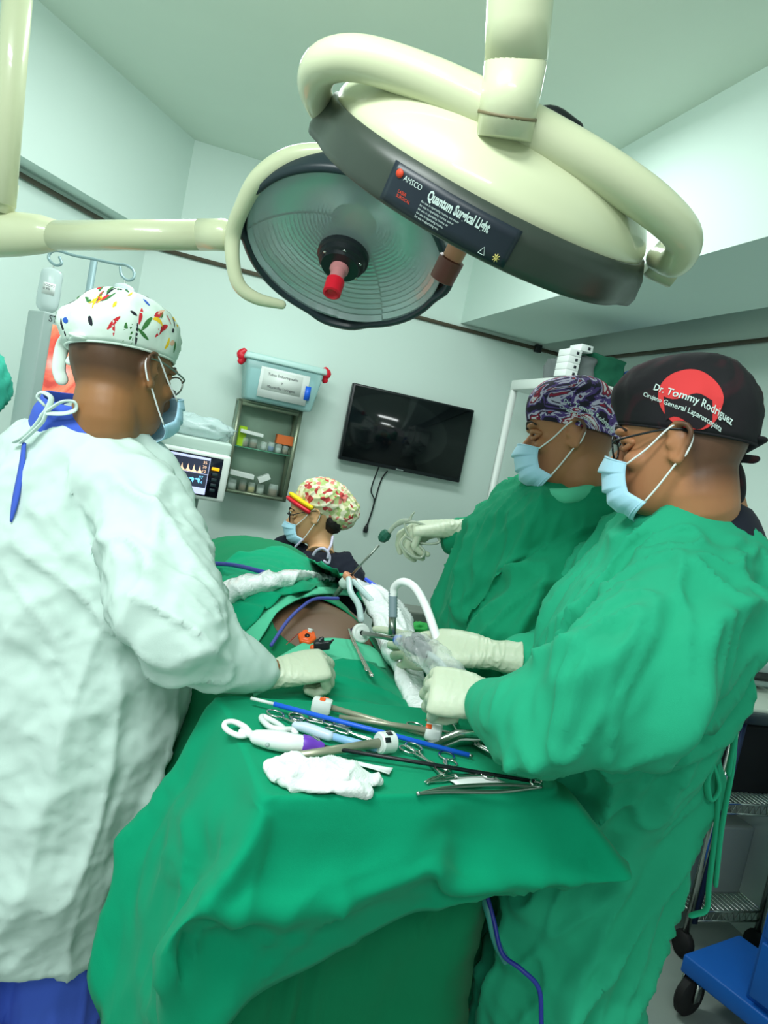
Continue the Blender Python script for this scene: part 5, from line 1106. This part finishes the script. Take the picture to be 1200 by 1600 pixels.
# black-capped instrument held in the white-sleeved person's glove
bk = thing('grasper', 'small black and orange capped instrument held in the glove of the white gown', 'instrument', P(500, 1010, 1.56))
part('tip_block', fuse([box(P(503, 1009, 1.57), V(1, .1, 0)*.017, V(0, 0, 1)*.01, V(0, 1, 0)*.009), ball(P(496, 1005, 1.57), .009), tube([P(512, 1008, 1.57), P(522, 998, 1.57)], [.005, .002], 8, 2), tube([P(500, 1000, 1.57), P(506, 996, 1.57)], [.006, .004], 8, 2)], .0022, 2), BLACKP, bk)
part('orange_knob', ball(P(489, 1012, 1.57), .007), ORANGE, bk); part('shaft', tube([P(500, 1012, 1.57), P(478, 1030, 1.50), P(460, 1046, 1.45)], .004, 10, 3), BLACKP, bk)
# tubing and cables
def cable(name, pts, r, m_, lab, cat='tube', n=8): return tag(link(name, tube(pts, r, 12, n, rounded=True), m_), lab, cat)
cable('clear_tube', [P(545, 905, 1.99), P(548, 925, 1.95), P(560, 945, 1.90), P(564, 968, 1.84)], .0085, HOSE, 'clear tube looping from the copper-topped port to the white disc port')
cable('clear_tube', [P(552, 908, 2.0), P(568, 925, 1.97), P(590, 950, 1.92), P(606, 985, 1.84)], .0075, HOSE, 'clear tube running down the right side of the bare belly')
cable('blue_cable', [PH(424, 1008, .03), PH(448, 972, .03), PH(470, 950, .03), PH(492, 936, .033), PH(528, 935, .035)], .0042, mat('blue_violet_cable', (70, 80, 170), .4), 'blue-violet cable lying along the left edge of the bare belly', 'cable')
cable('blue_cable', [PH(328, 880, .062), PH(365, 883, .062), PH(400, 891, .06), PH(424, 898, .056)], .006, DBLUE, 'dark blue cable over the chest sheet at far left', 'cable')
cable('blue_cable', [P(572, 905, 2.06), P(590, 918, 2.04), P(612, 938, 2.0), P(622, 960, 1.96)], .005, mat('bright_blue_tube', (40, 80, 220), .4), 'bright blue cable along the far right side of the patient', 'cable')
cable('red_line', [PH(440, 1015, .01), PH(455, 1000, .01), PH(466, 990, .01)], .0012, mat('thin_red', (150, 60, 50), .5), 'thin reddish line left of the orange port', 'cable')
# towel clamp at the navel
def forceps(name, lab, r1, r2, piv, tip, rr=.0115, th=.0021, up=ZU, group=None, gap=.0):
    """ringed clamp: two finger rings, crossed shanks, pivot, jaws; 3-D points"""
    t = thing(name, lab, 'surgical clamp', piv, group); r1, r2, piv, tip = map(np.array, (r1, r2, piv, tip)); up = nrm(up); mid = (r1+r2)/2; ax = nrm(piv-mid); sd = np.cross(up, ax)
    for rc, other, sg in ((r1, r2, 1), (r2, r1, -1)):
        d = nrm(piv-rc); s2 = np.cross(up, d); pts = [rc+(d*math.cos(a)*rr*1.25+s2*math.sin(a)*rr)+up*.001*sg for a in np.linspace(0, 2*math.pi, 17)]
        m1 = rc+d*rr*1.25; side_ = np.sign(np.dot(rc-mid, sd)) or sg
        shank = [m1, m1*.6+(piv+sd*side_*.006)*.4+up*.001*sg, piv+sd*side_*.003+up*.0014*sg, piv-sd*side_*.001+up*.0014*sg, piv*.5+tip*.5-sd*side_*.0035, tip-sd*side_*.0006]
        hf = part('ring_handle', tube(pts, th, 10, 2, smooth=False), CHROME, t); part('shank', tube(shank, [th, th*1.1, th*1.6, th*1.5, th*1.1, th*.5], 10, 4, rounded=True), CHROME, t)
    part('pivot_screw', disc(piv+up*.003, up, .0032, ax, .0015, 12), CHROME, t)
    return t
forceps('towel_clamp', 'small steel towel clamp hanging over the near pale towel', PH(580, 1054, .046), PH(572, 1046, .046), PH(566, 1032, .044), PH(546, 985, .042), rr=.006, th=.0022, up=-Fv)
cable('towel_clip', [PH(545, 984, .040), PH(552, 1004, .044), PH(566, 1028, .046), PH(580, 1054, .046)], .0032, CHROME, 'curved steel clamp arm over the edge of the near towel', 'surgical clamp')

# endoscope, light guide and wrapped camera
en = thing('endoscope', 'straight steel endoscope shaft entering the white disc port', 'endoscope', P(610, 998, 1.6))
part('shaft', tube([tw_+nrm(P(640, 1003, 1.50)-tw_)*.008, P(640, 1003, 1.50)], .0055, 14, 1, smooth=False), STEEL, en); part('collar', tube([P(628, 1001, 1.545), P(644, 1004, 1.49)], [.009, .012], 18, 1, smooth=False), STEEL, en)
part('blue_ring', tube([P(620, 1000, 1.56), P(626, 1001, 1.55)], .011, 18, 1, smooth=False), BLUEP, en)
part('light_post', tube([P(613, 992, 1.575), P(613, 965, 1.585)], [.009, .008], 14, 1, smooth=False), STEEL, en)
lg = cable('light_guide', [P(614, 932, 1.595), P(617, 917, 1.59), P(630, 909, 1.57), P(648, 918, 1.55), P(664, 945, 1.52), P(677, 980, 1.49), P(688, 1015, 1.47), P(700, 1050, 1.44), P(706, 1075, 1.42)], .0088, mat('white_light_cable', (250, 252, 252), .35), 'thick white light-guide cable arching over the gloved hands', 'cable')
part('strain_relief', rev([(.009+.0012*(i % 2), .0034*i) for i in range(18)], P(614, 965, 1.588), P(614, 930, 1.596)-P(614, 965, 1.588), Fv, 20), mat('grey_ribbed', (130, 150, 158), .4), lg, 'ribbed grey strain relief')
ch = thing('camera_head', 'dark camera head wrapped in clear crumpled plastic sleeve, held by two gloves', 'camera', P(650, 1010, 1.47))
part('head', fuse([tube([P(636, 1004, 1.50), P(655, 1012, 1.47), P(668, 1020, 1.45)], [.014, .018, .013], 18, 3), box(P(652, 1000, 1.48), V(1, -.3, 0)*.013, V(0, 0, 1)*.012, V(.3, 1, 0)*.012)], .003, 2), DKGREY, ch)
part('cable', tube([P(668, 1020, 1.45), P(688, 1035, 1.42), P(705, 1060, 1.38), P(715, 1085, 1.36)], .0055, 12, 5), GREYM, ch, 'grey camera cable')
part('plastic_sleeve', fuse([tube([P(624, 1000, 1.52), P(642, 1006, 1.49), P(662, 1016, 1.46), P(684, 1034, 1.43), P(705, 1058, 1.39), P(722, 1085, 1.36)], [.010, .021, .024, .026, .025, .020], 26, 6, rounded=True)], .004, 1, lambda p: folds(p, V(1, -.8, 0), 42, .3, seed=71)*.006), FILM, ch, 'clear crumpled plastic sleeve')

# long instrument held in the far glove
li = thing('laparoscopic_grasper', 'long thin steel instrument with clear ring handle and green hub, entering the far port', 'instrument', P(600, 838, 1.98))
gp = [P(640, 822, 1.955), P(605, 838, 1.975), P(592, 852, 1.985), t3-nrm(t3-P(592, 852, 1.985))*-.01]
part('shaft', tube([gp[2], gp[3]], .0032, 12, 1, smooth=False), STEEL, li, 'thin steel shaft')
part('hub', rev([(.0001, -.004), (.013, 0), (.017, .012), (.013, .026), (.006, .032), (.0001, .032)], P(606, 832, 1.972), gp[2]-gp[1], ZU, 8), mat('dark_green_hub', (20, 92, 72), .5), li, 'dark green hub', smooth=False)
HCL = mat('clear_amber_plastic', (176, 190, 170), .15, alpha=.85)
part('neck', tube([P(608, 832, 1.97), P(616, 822, 1.965), P(628, 815, 1.96), P(640, 814, 1.955)], [.006, .006, .008, .007], 12, 5), HCL, li)
part('ratchet_hook', tube([P(640, 814, 1.955), P(643, 806, 1.955), P(648, 800, 1.955)], [.005, .003, .002], 10, 4), HCL, li)
part('upper_ring', tube([P(x, y, d) for x, y, d in ((632, 817, 1.955), (650, 816, 1.945), (672, 826, 1.94), (687, 845, 1.94), (672, 850, 1.94), (650, 846, 1.945), (636, 832, 1.95), (632, 817, 1.955))], .0035, 10, 5), HCL, li)
part('lower_ring', tube([P(x, y, d) for x, y, d in ((634, 838, 1.95), (628, 846, 1.945), (630, 856, 1.94), (644, 868, 1.935), (658, 871, 1.935), (663, 862, 1.935), (652, 850, 1.94), (634, 838, 1.95))], .0035, 10, 5), HCL, li)

# ---------------------------------------------------------------- instrument table
TZ = 1.0
T_ = lambda x, y, z=0: PZ(x, y, TZ+z)
bl, fl, fr, br = T_(335, 1088), T_(409, 1245), T_(872, 1234), T_(770, 1120)
ms = thing('instrument_stand', 'steel instrument stand hidden under the green drape', 'stand', ((bl+fr)/2)*np.array([1, 1, 0]))
cen = (bl+fl+fr+br)/4
def shr(p, k, z): q = cen+(p-cen)*k; return np.array([q[0], q[1], z])
tr = G().add([shr(p, .96, z) for z in (TZ-.022, TZ-.008) for p in (bl, fl, fr, br)], [(3, 2, 1, 0), (4, 5, 6, 7), (0, 1, 5, 4), (1, 2, 6, 5), (2, 3, 7, 6), (3, 0, 4, 7)])
part('tray', tr, STEEL, ms, smooth=False)
cs_ = cen+(fr-fl)*.46; cs_ = np.array([cs_[0], cs_[1], 0])
part('post', tube([cs_+ZU*.06, cs_+ZU*(TZ-.05), shr(cen, 1, TZ-.03)], .014, 14, 4), CHROME, ms)
part('base', tube([cs_+ZU*.05, cs_+ZU*.05-nrm(fr-fl)*.5], .018, 12, 2, smooth=False), CHROME, ms); part('base', tube([cs_+ZU*.05-nrm(br-fr)*.22, cs_+ZU*.05+nrm(br-fr)*.22], .018, 12, 2, smooth=False), CHROME, ms)
# its drape: columns round the rim, rows from the middle of the table down to the hem (pixel, distance)
def dist(p): return float((np.array(p)-CAM) @ Fv)
def col_(edge, hang):
    e = T_(*edge); de = dist(e); pts = [cen, cen+(e-cen)*.5, cen+(e-cen)*.88, e+(cen-e)*.02, e-ZU*.012+(e-cen)*.012]
    for k, (x, y, dd) in enumerate(hang): pts.append(P(x, y, de+dd))
    return pts
cols = [
 col_((770, 1120), [(790, 1150, .02), (800, 1200, .05), (805, 1260, .10), (805, 1320, .16), (805, 1360, .2), (805, 1400, .24)]),
 col_((600, 1100), [(600, 1120, .02), (600, 1180, .06), (600, 1240, .10), (600, 1300, .14), (600, 1350, .17), (600, 1400, .2)]),
 col_((440, 1092), [(436, 1105, .02), (430, 1160, .06), (425, 1220, .10), (420, 1290, .14), (415, 1350, .17), (410, 1400, .2)]),
 col_((340, 1086), [(322, 1110, .00), (286, 1180, .0), (240, 1250, .0), (196, 1300, -.01), (192, 1360, -.02), (160, 1480, -.04), ]),
 col_((352, 1112), [(326, 1160, .00), (292, 1225, .0), (255, 1290, .0), (226, 1360, -.01), (200, 1440, -.02), (160, 1600, -.04)]),
 col_((372, 1158), [(345, 1200, .0), (312, 1255, -.01), (285, 1320, -.01), (262, 1390, -.01), (238, 1480, .0), (205, 1640, .0)]),
 col_((392, 1205), [(370, 1250, .0), (345, 1300, -.005), (325, 1348, .025), (300, 1400, .02), (252, 1500, .01), (245, 1640, .02)]),
 col_((408, 1243), [(404, 1272, -.01), (392, 1305, -.02), (362, 1350, -.03), (315, 1410, -.03), (256, 1492, -.02), (262, 1640, .03)]),
 col_((440, 1247), [(436, 1285, .0), (424, 1330, .0), (400, 1375, -.01), (345, 1432, -.03), (318, 1450, .01), (325, 1640, .05)]),
 col_((490, 1247), [(488, 1290, .0), (480, 1340, .0), (462, 1385, -.01), (425, 1432, -.025), (405, 1460, .015), (380, 1570, .05)]),
 col_((560, 1246), [(560, 1290, .0), (555, 1335, .0), (542, 1375, -.01), (520, 1422, -.025), (510, 1445, .015), (498, 1502, .05)]),
 col_((640, 1244), [(642, 1280, -.004), (640, 1315, -.01), (632, 1350, -.02), (618, 1388, -.03), (612, 1402, .012), (602, 1448, .05)]),
 col_((690, 1242), [(694, 1272, .0), (692, 1300, .005), (686, 1330, -.01), (678, 1362, -.03), (672, 1378, .012), (662, 1414, .05)]),
 col_((722, 1241), [(728, 1280, .01), (728, 1318, .018), (722, 1355, .01), (716, 1388, -.01), (712, 1392, .012), (706, 1402, .04)]),
 col_((790, 1238), [(800, 1275, .0), (808, 1312, .0), (814, 1348, -.005), (820, 1380, -.01), (818, 1386, .01), (812, 1390, .03)]),
 col_((850, 1235), [(868, 1268, -.005), (885, 1300, -.012), (900, 1335, -.02), (912, 1373, -.03), (908, 1377, -.02), (900, 1381, -.01)]),
 col_((872, 1228), [(898, 1254, -.015), (922, 1284, -.03), (950, 1320, -.045), (985, 1367, -.06), (981, 1370, -.055), (975, 1371, -.05)]),
 col_((862, 1205), [(880, 1225, .01), (896, 1245, .015), (912, 1275, .02), (935, 1315, .02), (940, 1335, .03), (935, 1350, .04)]),
 col_((815, 1160), [(836, 1185, .02), (850, 1220, .05), (862, 1260, .08), (868, 1300, .12), (868, 1330, .15), (865, 1360, .17)])]
CC = np.array(cols); CC = np.concatenate([CC[-1:], CC, CC[:2]], 0)
A = np.array([crom(c, 7) for c in CC]); fin = []
for j in range(A.shape[1]):
    q = crom(A[:, j], 8); fin.append(q[8:8+19*8])
A = np.stack(fin, 1); sh_ = A.shape; q = A.reshape(-1, 3); hang = np.clip((TZ-.012-q[:, 2])/.12, 0, 1)
du = np.gradient(A, axis=0); dv2 = np.gradient(A, axis=1); N = np.cross(du, dv2).reshape(-1, 3); N /= np.maximum(1e-9, np.linalg.norm(N, axis=1))[:, None]
cenv = q-cen; N *= np.sign((N*cenv).sum(1))[:, None]
dd = (folds(q, ZU*1+PT*.3, 9, .25, seed=81)*.008+folds(q, PT*1-ZU*.5, 14, .2, seed=82)*.004)*hang+noise(q*30)*.0008
q = q+N*(dd*hang)[:, None]; q[:, 2] = np.where(hang < .02, q[:, 2]+noise(q*12)*.0012*0, q[:, 2])
md_ = tag(link('table_drape', grid(q.reshape(sh_), wrapu=True), DRAPE), 'smooth green drape over the instrument table, corner hanging to the right', 'drape')
so = md_.modifiers.new('s', 'SOLIDIFY'); so.thickness = .002; so.offset = -1
# cables and cloth underneath
cable('blue_cable', [P(760, 1395, 1.35), P(772, 1440, 1.33), P(785, 1490, 1.3), P(815, 1515, 1.28), (P(842, 1545, 1.27)), P(846, 1600, 1.27), P(850, 1680, 1.28)], .0042, DBLUE, 'dark blue cable hanging below the instrument table by the right surgeon', 'cable')
cable('teal_tube', [P(752, 1392, 1.36), P(765, 1430, 1.34), P(775, 1470, 1.33), P(790, 1500, 1.32)], .008, mat('teal_tube', (60, 150, 140), .3), 'teal tube beside the blue cable under the instrument table')

# instruments on the table
def I(x, y, z=.004): return T_(x, y, z)
rod = lambda a, b, r, za=None, zb=None: tube([I(*a, za if za is not None else r+.001), I(*b, zb if zb is not None else r+.001)], r, 14, 1, smooth=False)
b1_ = thing('suction_tube', 'long bright blue rod with white tip lying across the green table', 'instrument', I(560, 1135, 0))
part('rod', rod((428, 1100), (733, 1180), .0042, .016, .008), BLUEP, b1_); part('tip', rod((392, 1091), (430, 1100.5), .003, .016, .016), WHITEP, b1_, 'white tip'); part('end_cap', rod((731, 1179), (738, 1182), .003, .008, .008), STEEL, b1_)
def ttrocar(hx, hy, ex, ey, lab, marks, hr=.015, sr=.0042, hl=.017, square=False, ml=BLACKP, zz=0, se=None):
    t = thing('trocar', lab, 'trocar', I(hx, hy, 0)); h0 = I(hx, hy, hr+.0015+zz); e = I(ex, ey, sr+.002+zz*.3); ax = nrm(e-h0); ax = nrm(ax-ZU*ax[2]); sd = np.cross(ZU, ax)
    mod = (lambda a, h: 1/max(abs(math.cos(a)), abs(math.sin(a)))**.55*.9) if square else None
    part('head', rev([(.0001, -hl), (hr*.82, -hl), (hr, -hl+.003), (hr, hl-.003), (hr*.85, hl), (.0001, hl)], h0, ax, ZU, 32, mod=mod), mat('translucent_white_plastic', (226, 234, 230), .3), t, autosmooth=40)
    part('cannula', tube([h0+ax*hl*.9, e], [sr*1.25, sr], 16, 1, smooth=False), mat('pale_metal_shaft', (170, 172, 150), .35, metal=.5) if se is None else se, t)
    for a, h, m_ in marks:
        c = h0+ax*h+(ZU*math.cos(a)+sd*math.sin(a))*hr*1.0; nn = ZU*math.cos(a)+sd*math.sin(a); tt = np.cross(nn, ax)
        part('coloured_tab', box(c, ax*.005, tt*.004, nn*.0012), m_, t, bevel=.0005)
    return t
ttrocar(503, 1102, 680, 1152, 'white square-headed trocar with orange button at the back of the table', [(-.45, .0, ORANGE), (.9, .004, ORANGE)], hr=.0145, square=True)
ttrocar(677, 1143, 530, 1120, 'white trocar with red-orange marks near the gloved hand', [(-1.1, .0, RED), (-.3, .012, ORANGE), (.8, .010, ORANGE), (-1.7, -.006, RED)], hr=.0165, hl=.014)
ttrocar(603, 1160, 445, 1184, 'white trocar with black marks and clear tipped sleeve in the middle of the table', [(-.7, -.008, BLACKP), (.25, .0, BLACKP), (.9, .008, BLACKP), (-1.3, .006, BLACKP)], hr=.0175, hl=.015, sr=.0062)
# dissector with purple collar
ds = thing('ultrasonic_dissector', 'white ringed handle with purple collar and long black shaft, front of the table', 'instrument', I(450, 1158, 0))
WG = mat('white_glossy_handle', (238, 244, 242), .3)
part('grip', fuse([tube([I(402, 1152, .016), I(425, 1156, .017), I(450, 1160, .018), I(472, 1162, .018)], [.012, .0155, .0155, .0135], 20, 5, rounded=True, flat=.95), tube([I(405, 1150, .016), I(385, 1146, .015), I(375, 1142, .013)], [.008, .0055, .005], 12, 4)], .002, 3), WG, ds)
part('thumb_ring', tube([I(x, y, z) for x, y, z in ((388, 1147, .014), (376, 1150, .010), (360, 1144, .008), (351, 1136, .008), (353, 1129, .012), (366, 1128, .014), (382, 1136, .016), (391, 1146, .015))], [.005, .0045, .0045, .0045, .0045, .0045, .005, .005], 12, 5, rounded=True), WG, ds)
part('trigger', tube([I(428, 1146, .022), I(445, 1142, .018), I(432, 1130, .012), (I(412, 1120, .01)), I(409, 1124, .012), I(422, 1136, .018), I(440, 1140, .022), I(455, 1140, .02), I(462, 1146, .018)], .0048, 12, 5, rounded=True), WG, ds)
part('collar', rev([(.0125, 0), (.0145, .003), (.0135, .014), (.008, .026), (.0085, .030), (.006, .036)], I(470, 1162, .018), I(505, 1167, .016)-I(470, 1162, .018), ZU, 12), PURPLE, ds, 'purple collar')
part('button', ball(I(418, 1164, .027), .0035), GREYM, ds)
part('shaft', rod((500, 1166), (835, 1221), .0032, .016, .007), BLACKP, ds, 'long black shaft'); part('tip', tube([I(833, 1221, .007), I(842, 1222, .006), I(848, 1224, .005)], [.003, .0025, .001], 10, 2), CHROME, ds)
# pale blue scope
ps = thing('needle_sleeve', 'pale blue rod with whitish translucent grip lying behind the purple-collared handle', 'instrument', I(520, 1150, 0))
part('grip', tube([I(462, 1134, .010), I(480, 1138, .011), (I(514, 1150, .011))], [.007, .009, .0085], 16, 4, rounded=True), mat('translucent_lilac', (205, 220, 240), .3), ps); part('rod', rod((512, 1149), (595, 1171), .0062, .011, .007), PBLUE, ps)
# clamps
def fc(lab, r1, r2, pv, tp, rr=.0115, z=.004, g='ringed clamps on the instrument table'): return forceps('clamp', lab, I(*r1, z+.002), I(*r2, z), I(*pv, z+.001), I(*tp, z), rr=rr, group=g)
fc('steel ringed clamp behind the white trigger handle', (430, 1116), (463, 1119), (478, 1138), (500, 1158), .0125)
fc('steel ringed scissors partly under the blue rod near the white grip', (496, 1122), (468, 1124), (545, 1134), (590, 1143), .012)
fc('fine steel clamp with narrow rings pointing to the black-marked trocar', (514, 1130), (516, 1140), (545, 1145), (592, 1160), .0085)
fc('long steel clamp running from the gloved hand to the front right', (648, 1134), (706, 1127), (716, 1148), (835, 1212), .0115, z=.006)
fc('steel clamp with two rings behind the black shaft, right of the black-marked trocar', (646, 1168), (698, 1180), (693, 1212), (664, 1222), .013)
fc('steel clamp with its ring near the middle of the black shaft', (636, 1172), (704, 1192), (700, 1205), (668, 1224), .011)
fc('small steel scissors lying on the white packet', (762, 1212), (750, 1208), (712, 1214), (672, 1222), .009)
nh = thing('needle_holder', 'long slender steel forceps lying along the front edge of the table', 'forceps', I(750, 1236, 0))
part('blade', tube([I(652, 1240, .005), I(700, 1237, .005), I(780, 1237, .007), I(845, 1230, .006)], [.0018, .003, .0032, .0022], 12, 5, rounded=True), STEEL, nh); part('blade', tube([I(652, 1240, .004), I(705, 1230, .006), I(780, 1226, .007), I(845, 1229, .006)], [.0018, .003, .0030, .0022], 12, 5, rounded=True), STEEL, nh)
part('ring_handle', tube([I(838+9*math.cos(a), 1222+7*math.sin(a), .008) for a in np.linspace(0, 2*math.pi, 15)], .0022, 10, 2, smooth=False), CHROME, nh); part('tip_ball', ball(I(653, 1240, .005), .0032), CHROME, nh)
# packets and gauze
def sheet(ptsrc, name, lab, m_, th=.0015, z=.004, seed=1, cat='packet'):
    a, b, c, d = [I(x, y, z) for x, y in ptsrc]; M = [[(a*(1-u)+b*u)*(1-v)+(d*(1-u)+c*u)*v+ZU*(.003*math.sin(u*4+seed)*math.sin(v*3)) for v in np.linspace(0, 1, 6)] for u in np.linspace(0, 1, 10)]
    return tag(link(name, slab(M, th), m_), lab, cat)
sheet([(703, 1220), (770, 1210), (790, 1222), (716, 1232)], 'white_packet', 'white paper packet lying under small scissors at the right of the table', PAPER)
sheet([(520, 1188), (560, 1190), (614, 1200), (608, 1210)], 'white_packet', 'narrow white packet sticking out behind the gauze', PAPER, seed=2, z=.006)
def gz(p): return folds(p, I(600, 1200)-I(420, 1200), 34, .25, seed=3)*.006+noise(p*25)*.005+creases(p, 40, 2)*.003
gc = [tube([I(424, 1196, .010), I(450, 1205, .014), I(500, 1208, .018), I(550, 1212, .015), I(588, 1220, .008)], [.010, .022, .026, .022, .010], 20, 5, rounded=True, ref=ZU, flat=.55), tube([I(450, 1222, .008), I(500, 1230, .010), I(560, 1230, .009), I(572, 1236, .006)], [.010, .014, .012, .008], 16, 5, rounded=True, ref=ZU, flat=.6), tube([I(440, 1190, .012), I(480, 1196, .02), I(530, 1200, .02)], [.010, .016, .012], 16, 5, rounded=True, ref=ZU, flat=.7)]
tag(link('gauze_swab', fuse(gc, .0028, 1, gz), GAUZE), 'crumpled white gauze swab at the front left of the instrument table', 'gauze')
